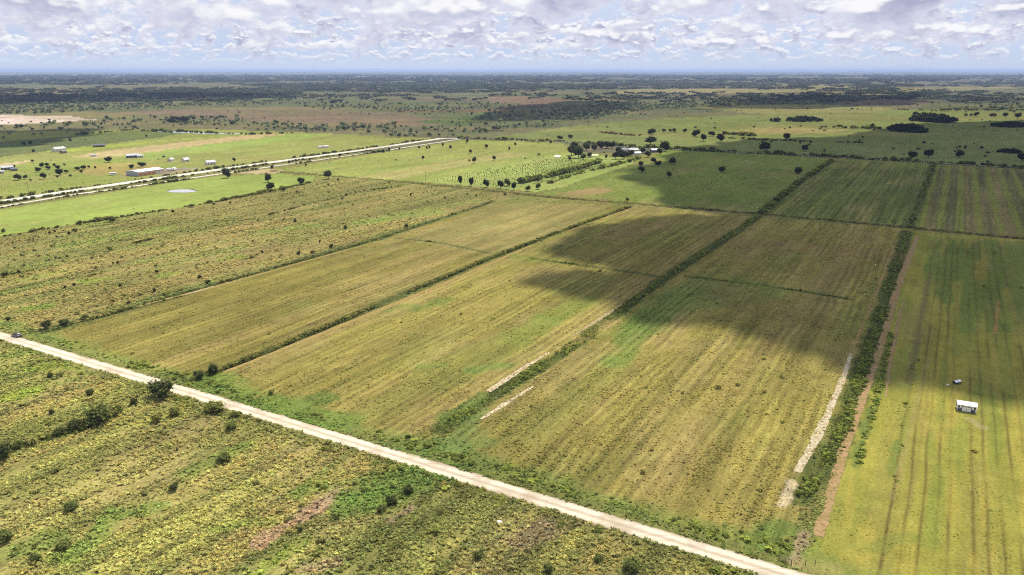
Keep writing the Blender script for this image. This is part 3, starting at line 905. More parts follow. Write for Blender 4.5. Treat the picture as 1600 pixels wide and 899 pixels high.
def grass_cover():
    X = []; Y = []; D = []
    for y0, y1, dens in ((104, 170, 6.0), (170, 260, 3.6), (260, 380, 1.9), (380, 560, .75), (560, 850, .16)):
        w = .78 * y1
        n = int((y1 - y0) * 2 * w * dens)
        x = (rng.random(n) - .5) * 2 * w; y = y0 + rng.random(n) * (y1 - y0)
        m = np.abs(x) < .76 * y + 6
        X.append(x[m]); Y.append(y[m])
    x = np.concatenate(X); y = np.concatenate(Y)
    c, row, tus = paint(x, y)
    s, t = rowc(x, y)
    keep = rng.random(x.size) < np.clip(-.02 + .62 * tus ** 1.3, .03, 1) * (.30 + 1.2 * smooth(fbm(s / 1.8, t, 6, 95), .35, .65)) * (.45 + .9 * smooth(fbm(s / 16, t, 2.6, 96, 3), .35, .62))
    keep &= clear_of(x, y)
    keep &= np.hypot(x - SHED_AT[0], y - SHED_AT[1]) > 5.5
    x, y, c, tus = x[keep], y[keep], c[keep], tus[keep]
    n = x.size
    sz = (.20 + .37 * tus ** 1.5) * (.6 + .9 * rng.random(n) ** 2) * (1 + .0012 * y)
    v = (.80 + .42 * rng.random(n) + .25 * tus * (rng.random(n) - .5))[:, None]
    warm = (rng.random(n) - .5)[:, None] * np.array([.16, .0, -.12])
    tint = np.clip(c * v * (1 + warm) * np.array([2.06, 2.20, 2.35]) * (.74 + .26 * tus)[:, None] * np.where(rng.random(n) < .07 * tus, .5, 1.0)[:, None], .005, .7)
    hs = sz * (.40 + .45 * tus) * (.7 + .6 * rng.random(n))
    scatter('rough_grass', 'olive and straw coloured rough grass covering the fields either side of the sandy road', 'grass', np.stack([x, y, np.full(n, -.05)], 1), np.stack([sz * 1.25, sz * 1.25, hs], 1), tint, P_tuft + P_weed[:2])
grass_cover()

def undergrowth():
    """low bushes and weeds, thickest in the rough ground"""
    X = []; Y = []
    for y0, y1, dens in ((104, 260, .10), (260, 450, .06), (450, 900, .022)):
        w = .78 * y1; n = int((y1 - y0) * 2 * w * dens)
        x = (rng.random(n) - .5) * 2 * w; y = y0 + rng.random(n) * (y1 - y0)
        X.append(x); Y.append(y)
    x = np.concatenate(X); y = np.concatenate(Y)
    c, row, tus = paint(x, y)
    s, t = rowc(x, y)
    k = smooth(fbm(s / 2.5, t, 12, 97, 4), .45, .7)
    keep = (rng.random(x.size) < np.where(tus > .9, .08 + .62 * k * (.3 + smooth(fbm(s / 14, t, 4.5, 98, 3), .4, .6)), .05 * k * tus)) & clear_of(x, y, .4) & (np.hypot(x - SHED_AT[0], y - SHED_AT[1]) > 8)
    x, y, c = x[keep], y[keep], c[keep]
    n = x.size
    g = np.stack([alb(92, 106, 46), alb(78, 92, 40), alb(112, 122, 56), alb(128, 118, 66), alb(100, 128, 46)])[rng.integers(0, 5, n)]
    tint = (c * .45 + g * .55) * (1.7 + 1.0 * rng.random(n))[:, None]
    sz = (.55 + 1.5 * rng.random(n) ** 2.2)
    scatter('undergrowth', 'low green and brown bushes and weeds spotting the rough scrub fields', 'undergrowth', np.stack([x, y, np.full(n, -.06)], 1), np.stack([sz * 1.3, sz * 1.3, sz * .95], 1), tint, P_bush + P_weed)
undergrowth()

def along(pts, wid, dens, lo, hi, cols, gap=0.0, gsc=18.0, power=1.6, seed=0, off=0.0):
    pts = np.array(pts)
    seg = np.hypot(*(pts[1:] - pts[:-1]).T); cum = np.concatenate([[0], np.cumsum(seg)])
    n = int(cum[-1] * dens)
    sp = rng.random(n) * cum[-1]
    cx = np.interp(sp, cum, pts[:, 0]); cy = np.interp(sp, cum, pts[:, 1])
    e = .5
    tx = np.interp(sp + e, cum, pts[:, 0]) - np.interp(sp - e, cum, pts[:, 0]); ty = np.interp(sp + e, cum, pts[:, 1]) - np.interp(sp - e, cum, pts[:, 1])
    L = np.hypot(tx, ty) + 1e-9
    o_ = (rng.random(n) + rng.random(n) - 1) * wid + off
    x = cx + ty / L * o_; y = cy - tx / L * o_
    nz = fbm(sp, sp * 0 + seed * 7.7, gsc, 60 + seed, 3)
    keep = nz > gap
    x, y, nz = x[keep], y[keep], nz[keep]
    n = x.size
    sz = (lo + (hi - lo) * rng.random(n) ** power) * (.6 + .8 * smooth(nz, gap, gap + .3))
    cc = np.stack([alb(*q) for q in cols])[rng.integers(0, len(cols), n)] * (1.8 + 1.4 * rng.random(n))[:, None]
    return x, y, sz, cc
HEDGE = P_bush + P_weed
def hedge(label, pts, wid, dens, lo, hi, cols, gap=0.0, gsc=18.0, protos=None, flat=.95, seed=0, off=0.0, name='hedge', cat='hedge'):
    x, y, sz, cc = along(pts, wid, dens, lo, hi, cols, gap, gsc, 1.6, seed, off)
    return scatter(name, label, cat, np.stack([x, y, np.full(x.size, -.15)], 1), np.stack([sz * 1.25, sz * 1.25, sz * flat], 1), cc * np.array([1.12, 1.08, .9]), protos or HEDGE)
DK = [(70, 82, 40), (84, 96, 44), (60, 72, 36), (96, 100, 52)]
OL = [(98, 98, 52), (84, 90, 44), (112, 108, 60), (74, 80, 40)]
GR = [(100, 114, 50), (88, 104, 46), (112, 126, 56), (76, 90, 42)]
hedge('tall dark hedge along the middle ditch with a tan lane on its near side', H1, 1.0, 3.0, .6, 1.6, OL, .30, 12, seed=1)
hedge('wide leafy green hedge down the ditch through the centre of the mown land', H2, 3.4, 5.5, .35, .95, GR, .34, 12, seed=2)
hedge('thick green hedge between the white limestone strip and the reddish track', H3, 2.8, 6.5, .4, 1.15, GR, .30, 11, seed=3)
hedge('thin broken hedge between the rough scrub and the leftmost mown strip', H0, 1.0, 1.3, .6, 1.5, DK + OL, .40, 12, seed=4)
hedge('bushy hedge on the ditch running on beyond the dark cross ditch', H2B, 2.4, 1.4, .9, 3.2, DK + GR, .26, 20, seed=5)
hedge('low dark hedge between the two striped fields at upper right', H3B, 1.8, 1.1, .7, 2.0, DK + GR, .32, 20, seed=6)
hedge('low weedy line crossing the leftmost mown strip near its far end', C1, .9, 1.2, .4, 1.1, DK + GR, .45, 9, seed=7)
hedge('low weedy line crossing the centre mown strip inside the cloud shadow edge', C2, 1.2, 1.6, .4, 1.1, GR, .42, 12, seed=8)
hedge('low green line crossing the right mown strip inside the cloud shadow', C3, 1.6, 1.6, .4, 1.0, GR, .42, 12, seed=9)
hedge('weedy bank of the long dark cross ditch behind the mown strips', BACK, 1.0, .9, .4, 1.1, OL, .36, 20, seed=10)
hedge('brushy tree line on the far side of the back road', BROAD + np.array([2, 6]), 4.5, .55, 1.6, 5.0, DK, .30, 30, seed=11)
hedge('low brush on the near side of the back road', BROAD - np.array([2.5, 6]), 2.0, .5, 1.0, 2.4, DK, .30, 26, seed=12)
hedge('brush growing on the median between the two pale highway lanes', (MROAD[:5] + MROAD2[[0, 1, 3, 4, 5]]) / 2, 1.8, .8, .8, 2.8, DK, .28, 26, seed=13)
hedge('scrubby verge on the far side of the pale highway', MROAD + np.array([-9, 5]), 3.0, .5, 1.0, 3.6, DK, .34, 40, seed=14)
hedge('brushy edge between the frontage road and the bright pasture', MROAD2[:6] + np.array([5.5, -3.5]), 1.5, .7, .9, 2.8, DK, .42, 22, seed=15)
hedge('bushy edge between the bright pasture and the rough scrub', GP([(0, 371), (100, 354), (200, 338), (330, 317), (420, 300), (485, 286)]), 2.2, 1.3, .9, 3.0, DK + OL, .33, 14, seed=16)
hedge('brown weedy furrow line across the rough scrub field', GP([(0, 431), (65, 423), (150, 396), (250, 371), (400, 341), (560, 300), (640, 290)]), 1.1, 1.1, .6, 1.6, DK + OL, .38, 16, seed=17)
hedge('straggling line of bushes along the near end of the sandy road scrub', GP([(0, 705), (60, 692), (130, 672), (190, 640)]), 2.2, 1.6, .8, 2.6, DK, .3, 9, seed=18)
hedge('coarse green weeds along the field side of the sandy road', ROAD[1:5] + ROW * 8.0, 4.0, 1.6, .5, 1.3, GR, .34, 16, P_weed + P_bush[:2], .8, seed=19)
hedge('olive weeds along the scrub side of the sandy road', ROAD[1:5] - ROW * 6.5, 3.0, 1.3, .5, 1.4, OL + GR, .36, 12, P_weed + P_bush[:2], .8, seed=20)
hedge('row of small trees between two nursery plots', GP([(812, 287), (850, 279), (900, 266), (938, 254)]), 1.6, .8, 2.4, 4.6, GR + DK, .05, 30, P_tree, 1.0, seed=21)
hedge('hedge of young trees along the right edge of the nursery', GP([(858, 287), (900, 273), (960, 259), (1000, 248)]), 2.0, .45, 1.6, 3.6, GR, .25, 20, P_tree, 1.0, seed=22)
hedge('line of trees and scrub on the pasture beyond the back road', GP([(1120, 216), (1180, 219), (1240, 221), (1350, 224)]), 3.0, .30, 1.6, 4.0, DK, .30, 40, P_tree, .9, seed=23)
hedge('row of orchard-like trees on the far pasture', GP([(1130, 210), (1185, 213)]), 10, .55, 3.0, 5.5, DK, .1, 40, P_tree, .95, seed=24)
hedge('row of dark trees beside the tan prairie patch', GP([(1215, 197), (1300, 200), (1390, 203)]), 8, .16, 3.5, 7.5, DK, .36, 60, P_tree, .95, seed=25)
hedge('brown brush row on the pasture behind the nursery', GP([(940, 208), (1000, 213)]), 8, .5, 2.0, 4.0, [(110, 92, 60), (90, 84, 50)], .15, 30, P_tree, .9, seed=26)
hedge('row of trees on the edge of the far left fields', GP([(120, 212), (200, 204), (300, 208), (400, 211), (480, 207)]), 5, .22, 2.5, 6.0, DK, .34, 60, P_tree, .95, seed=27)
hedge('brush line across the far right prairie', GP([(1400, 172), (1480, 174), (1600, 171)]), 20, .14, 5, 10, DK, .30, 90, P_tree, .9, seed=28)
hedge('coarse rushes round the small pond', GP([(262, 298.2), (272, 295.7), (288, 295.3), (300, 296.3), (308, 298.6)]), .6, 2.0, .3, .8, DK, .3, 6, seed=29)
hedge('bank of green weeds on the right side of the reddish track', GP([(1340, 725), (1366, 640), (1392, 520)]), 1.2, 2.6, .5, 1.2, GR, .25, 9, P_weed, .8, seed=30)
hedge('straggling weeds down the paddock beside the reddish track', GP([(1395, 770), (1408, 680), (1430, 560)]), 1.4, .7, .3, .8, GR + OL, .46, 7, P_weed + P_bush[:2], .8, seed=31)

# broken limestone heaped on the pale strips
def rock_mesh(seed):
    L = Leafy(seed); r = L.r
    L.v = [tuple(q) for q in ICO_V * (1 + (r.random((12, 1)) - .5) * .5) * np.array([.5, .45, .32]) + np.array([0, 0, .15])]
    L.f = list(ICO_F); L.s = [.9 + .3 * r.random() for _ in range(12)]
    return L.mesh('rock', M_fol_i)
P_rock = [proto(rock_mesh(560 + i)) for i in range(4)]
PALE = [(236, 222, 192), (214, 196, 160), (190, 170, 130), (244, 232, 206)]
def rubble(label, pts, wid, dens, lo, hi, seed):
    x, y, sz, cc = along(pts, wid, dens, lo, hi, PALE, .25, 6, 2.0, seed)
    scatter('rubble', label, 'rubble', np.stack([x, y, np.full(x.size, .02)], 1), np.stack([sz * 1.3, sz * 1.3, sz], 1), cc * .55, P_rock)
rubble('broken pale limestone along the strip left of the right hand hedge', GP([(1330, 553), (1318, 590), (1290, 655), (1268, 700), (1245, 738)]), .9, 4, .12, .45, 51)
rubble('pale rubble on the upper strip beside the centre hedge', GP([(858, 551), (815, 577), (763, 612)]), 1.0, 6, .15, .5, 52)
rubble('pale rubble on the lower strip beside the centre hedge', GP([(832, 605), (795, 628), (752, 655)]), .8, 6, .15, .5, 53)

# ------------------------------------------------------------------ far woods
def woods():
    def field(y0, y1, dens, pr, lo, hi, name, label, thr):
        n = int((y1 - y0) * (y1 + y0) * .80 * dens)
        y = np.sqrt(y0 ** 2 + rng.random(n) * (y1 ** 2 - y0 ** 2)); x = (rng.random(n) - .5) * 1.6 * y
        w = wood(x, y)
        cl = smooth(fbm(x, y, 45, 99, 4, .6), .35, .62)
        keep = rng.random(n) < w * (.35 + .9 * cl * (1.2 - .4 * w)) * thr
        x, y = x[keep], y[keep]; n = x.size
        sz = lo + (hi - lo) * rng.random(n) ** 1.7
        cc = np.stack([alb(74, 86, 54), alb(88, 98, 66), alb(64, 78, 52), alb(104, 108, 78)])[rng.integers(0, 4, n)] * ((2.3 + 1.5 * rng.random(n)) if pr is not P_patch else (1.25 + .35 * rng.random(n)))[:, None]
        scatter(name, label, 'wood', np.stack([x, y, np.full(n, -.2)], 1), np.stack([sz, sz, sz * (1.0 if pr is not P_patch else .6)], 1), cc, pr)
    field(1050, 2600, .0052, P_tree + P_pine[:2], 4, 10, 'woodland', 'mixed open woodland spreading behind the farm fields', 1.0)
    field(2600, 6500, .00060, P_patch, 45, 75, 'far_woods', 'dark blue green woods in the hazy distance', .8)
    field(6500, 15000, .00009, P_patch, 90, 150, 'far_woods', 'blue wooded bands just below the horizon', .8)
woods()
def prairie_brush():
    n = 2600
    y = np.sqrt(900 ** 2 + rng.random(n) * (2600 ** 2 - 900 ** 2)); x = (rng.random(n) - .5) * 1.6 * y
    keep = (fbm(x, y, 120, 41, 4) > .54) & clear_of(x, y, 6)
    x, y = x[keep], y[keep]; n = x.size
    sz = .8 + 4.0 * rng.random(n) ** 3.5
    cc = np.stack([alb(74, 84, 46), alb(92, 96, 54), alb(62, 74, 40)])[rng.integers(0, 3, n)]
    scatter('prairie_brush', 'scattered low brush over the distant prairie', 'brush', np.stack([x, y, np.full(n, -.1)], 1), np.stack([sz * 1.2, sz * 1.2, sz], 1), cc, P_bush)
prairie_brush()

# ------------------------------------------------------------------ single trees and shrubs
CROWN = {
    'near': [crown_lobes(600 + i, 620, .055, 6, M_fol_o, 'crown', .50, .46, .5) for i in range(3)],
    'oak': [crown_lobes(620 + i, 320, .07, 6, M_fol_o, 'crown', .53, .46, .5) for i in range(5)],
    'shrub': [crown_lobes(640 + i, 150, .10, 4, M_fol_o, 'crown', .48, .46, .5) for i in range(5)],
}
TRUNK = {'near': [trunk_mesh(700 + i, .5, .04, 5, M_bark) for i in range(3)],
         'oak': [trunk_mesh(720 + i, .5, .035, 4, M_bark) for i in range(5)],
         'shrub': [trunk_mesh(740 + i, .4, .03, 3, M_bark) for i in range(5)]}
def palm_meshes(seed):
    L = Leafy(seed); r = L.r
    for i in range(26):
        a = r.random() * 6.28; up = -.35 + 1.2 * r.random()
        prev = np.array([0, 0, .62]); wid = .035
        side = np.array([-math.sin(a), math.cos(a), 0])
        for k in range(4):
            q = prev + np.array([math.cos(a) * .13, math.sin(a) * .13, (up - .32 * k) * .13])
            n_ = len(L.v)
            w2 = wid * (1.5, 1.8, 1.3, .3)[k]; w1 = wid * (.6, 1.5, 1.8, 1.3)[k]
            L.v += [tuple(prev - side * w1), tuple(prev + side * w1), tuple(q + side * w2), tuple(q - side * w2)]
            L.f.append((n_, n_ + 1, n_ + 2, n_ + 3)); L.s += [.7 + .6 * r.random()] * 4
            prev = q
    return L.mesh('crown', M_fol_o)
CROWN['palm'] = [palm_meshes(660)]
TRUNK['palm'] = [trunk_mesh(760, .95, .035, 0, M_bark)]
def tree(name, label, cat, px, py, wpx, hpx, form='oak', col=(72, 84, 46), group=None):
    c_ = G(px, py); k = mpp(py)
    w = wpx * k; h = hpx * k
    if form == 'shrub': w *= .78; h *= .8
    h = max(h, .45 * w)
    i = random.randrange(len(CROWN[form]))
    e = empty(name, (c_[0], c_[1], -.05), random.random() * 6.28)
    tag(e, label, cat, group)
    cr = bpy.data.objects.new('crown', CROWN[form][i]); COL.objects.link(cr); cr.parent = e
    tr = bpy.data.objects.new('trunk', TRUNK[form][i]); COL.objects.link(tr); tr.parent = e
    e.scale = (w * .84, w * .84, h * 1.12)
    v = .8 + .4 * random.random()
    cr.color = (*(np.clip(alb(*col) * np.array([1.06, 1.0, .9]) * v * (FOLK * (1.9 if form in ('near', 'palm') else 1.0)), 0, 1)), 1)
    return e
FOLK = 1.3
D1, D2, D3, D4 = (70, 84, 48), (84, 100, 54), (62, 74, 44), (100, 116, 60)
# --- the near scrub and the roadside
tree('roadside_tree', 'large round dark green tree at the near edge of the sandy road', 'tree', 252, 620, 42, 25, 'near', D1)
tree('shrub', 'dark round shrub just left of and below the big roadside tree', 'shrub', 210, 633, 13, 11, 'near', D3)
tree('shrub', 'dark shrub standing alone in the scrub left of the roadside tree', 'shrub', 141, 618, 13, 10, 'near', D1)
tree('shrub', 'small dark shrub near the left edge between lime patch and road', 'shrub', 79, 591, 10, 9, 'near', D1)
tree('shrub', 'small dark shrub in scrub above the row of big bushes', 'shrub', 81, 647, 9, 8, 'near', D3)
tree('bushy_tree', 'broad mid-green bushy tree at the upper end of the bush row', 'tree', 155, 662, 44, 28, 'near', D2)
tree('shrub', 'dark spreading bush next to the broad mid-green tree', 'shrub', 118, 672, 28, 17, 'near', D3)
tree('shrub', 'dark low bush midway along the row at left', 'shrub', 95, 681, 22, 14, 'near', D1)
tree('palmetto', 'dark palmetto clump with pale fronds at lower left', 'palm', 52, 697, 26, 18, 'palm', (104, 104, 60))
tree('shrub', 'round dark tree cut by the left edge of the picture', 'tree', 8, 718, 32, 28, 'near', D1)
tree('shrub', 'olive bush below the big roadside tree, left of a pair', 'shrub', 246, 660, 22, 15, 'near', (104, 108, 56))
tree('shrub', 'olive bush right below the big roadside tree, right of a pair', 'shrub', 274, 650, 20, 14, 'near', (100, 106, 56))
tree('shrub', 'wide olive bush on the scrub side of the road past the big tree', 'shrub', 336, 643, 34, 14, 'near', (98, 106, 54))
tree('shrub', 'olive bush hugging the road beyond the wide bush', 'shrub', 366, 652, 16, 10, 'near', (96, 104, 52))
tree('shrub', 'olive bush in scrub below the road, left of the bright weeds', 'shrub', 362, 672, 20, 13, 'near', (96, 106, 54))
tree('shrub', 'dark shrub at the road end of the middle hedge', 'shrub', 312, 593, 19, 14, 'near', D1)
tree('shrub', 'larger dark shrub second along the middle hedge from the road', 'shrub', 334, 584, 17, 15, 'near', D3)
tree('shrub', 'round dark shrub by the car at the end of the bare lane', 'shrub', 73, 514, 17, 13, 'near', D1)
tree('shrub', 'low dark shrub right of the round one by the bare lane', 'shrub', 101, 508, 17, 9, 'near', D1)
tree('shrub', 'small dark shrub third along the bare lane from the car', 'shrub', 133, 499, 13, 8, 'near', D2)
tree('shrub', 'dark tangled bush cluster right of the bright weeds below the road', 'shrub', 612, 788, 22, 14, 'near', D3)
tree('shrub', 'dark tangled bush next to the cluster, nearer the road', 'shrub', 638, 772, 20, 13, 'near', D3)
tree('shrub', 'mid-green bush at the lower end of the tangled cluster', 'shrub', 597, 799, 18, 10, 'near', D2)
tree('shrub', 'dark shrub between the brown bare strip and the green weeds', 'shrub', 470, 832, 10, 9, 'near', D3)
tree('shrub', 'round green shrub at the bottom edge right of centre', 'shrub', 857, 896, 18, 15, 'near', D2)
tree('shrub', 'wide green shrub at the bottom edge near the road', 'shrub', 985, 893, 30, 20, 'near', D2)
tree('shrub', 'small round shrub below the road near its lower end', 'shrub', 935, 878, 16, 12, 'near', D2)
tree('shrub', 'dark bush at the bottom left end of a green weedy strip', 'shrub', 57, 879, 22, 14, 'near', D1)
tree('shrub', 'olive bush up the same weedy strip from the lower left', 'shrub', 100, 857, 26, 14, 'near', D2)
tree('shrub', 'dark bush at the left edge near the bottom', 'shrub', 8, 846, 30, 16, 'near', D2)
tree('shrub', 'dark pair-like bush in the scrub left of the brown strip', 'shrub', 272, 766, 18, 11, 'near', D3)
tree('shrub', 'green bush in the scrub above the dark pair-like one', 'shrub', 350, 722, 26, 12, 'near', D2)
tree('shrub', 'rounded bush in the lower left scrub by the weedy strip', 'shrub', 112, 797, 24, 14, 'near', D2)
tree('shrub', 'dark shrub near the bottom edge right of the pale boulder', 'shrub', 748, 873, 20, 14, 'near', D2)
# --- shrubs of the rough scrub field
for i, (px, py, w, h) in enumerate([(175, 347, 17, 11), (125, 351, 12, 8), (117, 364, 12, 9), (108, 367, 8, 7), (78, 366, 6, 6), (86, 364, 6, 6), (172, 393, 14, 10), (20, 382, 5, 5), (24, 389, 4, 4),
        (53, 393, 7, 5), (34, 401, 5, 6), (80, 386, 5, 4), (86, 382, 5, 4), (77, 408, 4, 5), (87, 406, 5, 7), (105, 403, 6, 6), (52, 375, 5, 4), (38, 416, 5, 4), (8, 433, 17, 12), (30, 427, 10, 7), (177, 413, 5, 5),
        (184, 412, 7, 6), (245, 427, 8, 7), (312, 436, 9, 8), (242, 457, 7, 9), (188, 449, 7, 8), (102, 451, 6, 6), (100, 464, 5, 5), (116, 447, 9, 6), (325, 443, 13, 7), (13, 502, 13, 9), (6, 364, 9, 9),
        (284, 388, 5, 4), (395, 379, 5, 5), (392, 404, 6, 5), (214, 381, 6, 5), (201, 475, 9, 6), (144, 431, 4, 4), (90, 372, 6, 4), (150, 420, 5, 4), (467, 399, 9, 9), (489, 396, 11, 6), (540, 358, 11, 7),
        (635, 357, 9, 10), (641, 344, 3, 5), (500, 380, 5, 7), (518, 388, 11, 9), (461, 348, 8, 6), (443, 346, 7, 5), (410, 395, 6, 5), (403, 346, 5, 4), (535, 312, 6, 6), (642, 307, 5, 7), (695, 310, 6, 4),
        (730, 305, 6, 4), (744, 307, 5, 4), (789, 306, 9, 5), (541, 307, 6, 6), (464, 302, 5, 5), (608, 288, 4, 5), (513, 291, 4, 5), (334, 320, 8, 4), (300, 324, 12, 6), (360, 318, 6, 4), (270, 332, 8, 5)]):
    tree('scrub_shrub', 'small dark shrub dotted over the rough brown-green field above the bare lane', 'shrub', px, py, w, h, 'shrub', random.choice((D1, D2, D4, (110, 108, 62))), 'shrubs dotted over the rough field')
# --- pasture and meadow trees
tree('oak_tree', 'lone round oak beside the frontage road, left of the bare soil', 'tree', 355, 278.5, 14, 13, 'oak', D1)
tree('oak_tree', 'rounded oak at the pasture end, upper of the close pair', 'tree', 419.5, 285, 13, 12.5, 'oak', D3)
tree('oak_tree', 'dark wide oak at the pasture end, lower of the close pair', 'tree', 423, 297.5, 16, 11, 'oak', D3)
tree('oak_tree', 'umbrella shaped oak in the pasture corner right of the close pair', 'tree', 470.5, 289, 13, 11, 'oak', D1)
tree('oak_tree', 'broad oak at the corner where the pasture meets the meadow', 'tree', 513, 280, 15, 12, 'oak', D1)
tree('shrub', 'bush at the pasture edge below the close pair of oaks', 'shrub', 443, 299, 8, 7, 'shrub', D2)
tree('small_tree', 'slim dark tree right of the broad corner oak', 'tree', 528.5, 283.5, 4, 7, 'shrub', D3)
for px, py, w, h in [(661, 250, 5, 6), (735, 240, 5.5, 6), (760, 232, 6, 6), (704, 233, 5, 5.5), (730, 224, 5, 6), (692, 229, 4, 5), (655, 233, 4, 5), (667, 234, 3.5, 5), (671, 233, 4, 5), (599, 239, 5, 5), (591, 239, 4, 4), (624, 235, 4, 4),
        (531, 246, 5.5, 5.5), (478, 260, 4, 4), (425, 264, 6, 5), (796, 235, 4, 5), (608, 237, 5, 5), (452, 256, 4, 5), (484, 252, 4, 4), (805, 228, 4, 5)]:
    tree('meadow_tree', 'small dark round tree in the meadow between the highway and the nursery', 'tree', px, py, w, h, 'oak', D3, 'small meadow trees')
tree('meadow_tree', 'largest dark round tree in the meadow above the nursery corner', 'tree', 741, 255, 8, 8.5, 'oak', D3)
tree('meadow_tree', 'second largest dark tree in the meadow, right of the largest', 'tree', 772, 251, 6.5, 7, 'oak', D3)
# --- nursery edge
tree('nursery_tree', 'tall narrow dark tree, leftmost at the near edge of the nursery', 'tree', 719, 289, 8, 14, 'oak', D3)
tree('nursery_tree', 'dark vase shaped tree, second at the near edge of the nursery', 'tree', 736, 291, 9, 12, 'oak', D3)
tree('nursery_tree', 'dark split-crowned tree, third at the near edge of the nursery', 'tree', 760, 293, 11, 11, 'oak', D3)
tree('nursery_tree', 'wide dark tree, fourth at the near edge of the nursery', 'tree', 782, 295, 12, 12, 'oak', D3)
tree('nursery_tree', 'green tree behind the fourth and fifth nursery edge trees', 'tree', 793, 291, 12, 10, 'oak', D2)
tree('nursery_tree', 'dark tree, rightmost of the five at the near nursery edge', 'tree', 803, 298, 9, 12, 'oak', D3)
tree('shrub', 'small green tree at the near end of the right nursery hedge', 'tree', 825, 299, 10, 8, 'oak', D2)
tree('shrub', 'small green tree second along the right nursery hedge', 'tree', 841, 296, 9, 9, 'oak', D2)
# --- farm compound
for px, py, w, h, c_ in [(970, 245, 9, 8, D3), (986, 245, 9, 8, D1), (1004, 240, 8, 7, D3), (1030, 242, 9, 8, D1), (928, 236, 9, 8, D1), (893, 243, 14, 12, D1), (904, 247, 15, 14, D1), (897, 235, 12, 10, D3), (916, 236, 12, 9, D1), (938, 233, 11, 9, D3), (948, 232, 11, 9, D3), (957, 233, 10, 9, D3), (966, 240, 10, 8, D1), (962, 249, 11, 9, D3),
        (973, 249, 11, 9, D3), (980, 247, 9, 8, D1), (1012, 246, 9, 8, D1), (921, 246, 7, 6, D2), (947, 249, 4, 6, D3), (890, 251, 6, 5, D2), (911, 250, 9, 7, D2)]:
    tree('farm_tree', 'dark tree in the grove around the farm buildings at the nursery', 'tree', px, py, w * 1.25, h * 1.2, 'oak', c_, 'trees round the nursery buildings')
tree('farm_tree', 'large dome shaped tree behind the grey farm roofs', 'tree', 1016, 226, 21, 11, 'oak', D3)
tree('farm_tree', 'tall dark tree at the right end of the farm buildings', 'tree', 1039, 237, 17, 15, 'oak', D1)
# --- right hand field trees
tree('oak_tree', 'lower dark oak of the stacked pair below the farm', 'tree', 1002, 270, 12, 9, 'oak', D3)
tree('oak_tree', 'upper dark oak of the stacked pair below the farm', 'tree', 1001, 261, 9, 8, 'oak', D3)
tree('oak_tree', 'left dark oak of the touching pair right of the farm', 'tree', 1021, 255, 10, 8, 'oak', D3)
tree('oak_tree', 'right dark oak of the touching pair right of the farm', 'tree', 1028, 261, 12, 9, 'oak', D3)
tree('oak_tree', 'round dark oak right of the touching pair', 'tree', 1051, 258, 13, 11, 'oak', D3)
tree('oak_tree', 'small round oak in the shaded field below the touching pair', 'tree', 1045, 278, 9, 9, 'oak', D3)
tree('oak_tree', 'round dark oak alone in the middle of the shaded green field', 'tree', 1128, 271, 12, 10, 'oak', D3)
tree('oak_tree', 'round dark oak left of the bushy hedge in the shaded field', 'tree', 1247, 273, 14, 11, 'oak', D3)
tree('shrub', 'small cone shaped bush just above the dark cross ditch', 'shrub', 980, 315, 8, 8, 'shrub', (96, 92, 56))
for px, py, w, h, t_ in [(1195, 237, 21, 14, 'largest dome shaped tree on the back road, nearest the farm'), (1257, 237, 12, 10, 'dark tree on the back road right of the largest dome'), (1425, 248.5, 17, 10.5, 'dome shaped tree on the back road, left of three at far right'),
        (1450, 247.5, 17, 13, 'tallest tree on the back road, middle of three at far right'), (1499, 247, 16, 11, 'round tree on the back road, right of three at far right'), (1597, 252, 16, 12, 'tree on the back road cut by the right edge'),
        (1099, 221, 12, 10, 'dark domed tree on the pasture, left of two matching ones'), (1125, 222, 14, 12, 'dark leaning domed tree on the pasture, right of two matching ones'), (1087, 214, 15, 10, 'dark tree above the two matching domed ones'),
        (1018, 211, 15, 9, 'wide dark tree on the pasture above the farm'), (1047, 207, 6, 5, 'small tree right of the wide one above the farm, left of two'), (1053, 207, 7, 6, 'small tree right of the wide one above the farm, right of two'), (1070, 208, 8, 6, 'small dark tree with a pale patch below it on the pasture'),
        (1112, 213, 12, 7, 'grey-green tree above the leaning domed one'), (1229, 218, 13, 9, 'dark tree at the right end of the orchard rows'), (1362, 202, 11, 7, 'dark round tree at the right end of the prairie tree row'), (1037, 207, 8, 5, 'small bush left of the two small pasture trees'),
        (891, 217, 10, 6, 'tree on the back road left of the farm, right of two'), (875, 219, 12, 6, 'tree on the back road left of the farm, left of two')]:
    tree('pasture_tree', t_, 'tree', px, py, w, h, 'oak', D3)
for px, py, w, h in [(1288, 238, 5, 4), (1266, 224, 5, 4), (1426, 190, 8, 3.5), (1430, 180, 9, 5), (1509, 182, 6, 4), (1517, 182, 6, 4), (1525, 182, 9, 6), (1549, 183, 8, 5), (1571, 183, 9, 6), (1590, 186, 11, 9), (1553, 182, 9, 4), (1331, 172, 5, 3), (1262, 171, 4, 3), (1205, 224, 4, 4), (1250, 225, 4, 4), (1533, 234, 6, 5), (1508, 232, 5, 4), (1499, 231, 5, 3)]:
    tree('prairie_tree', 'small dark tree standing apart on the far right prairie', 'tree', px, py, w, h, 'oak', D3, 'trees apart on the right prairie')
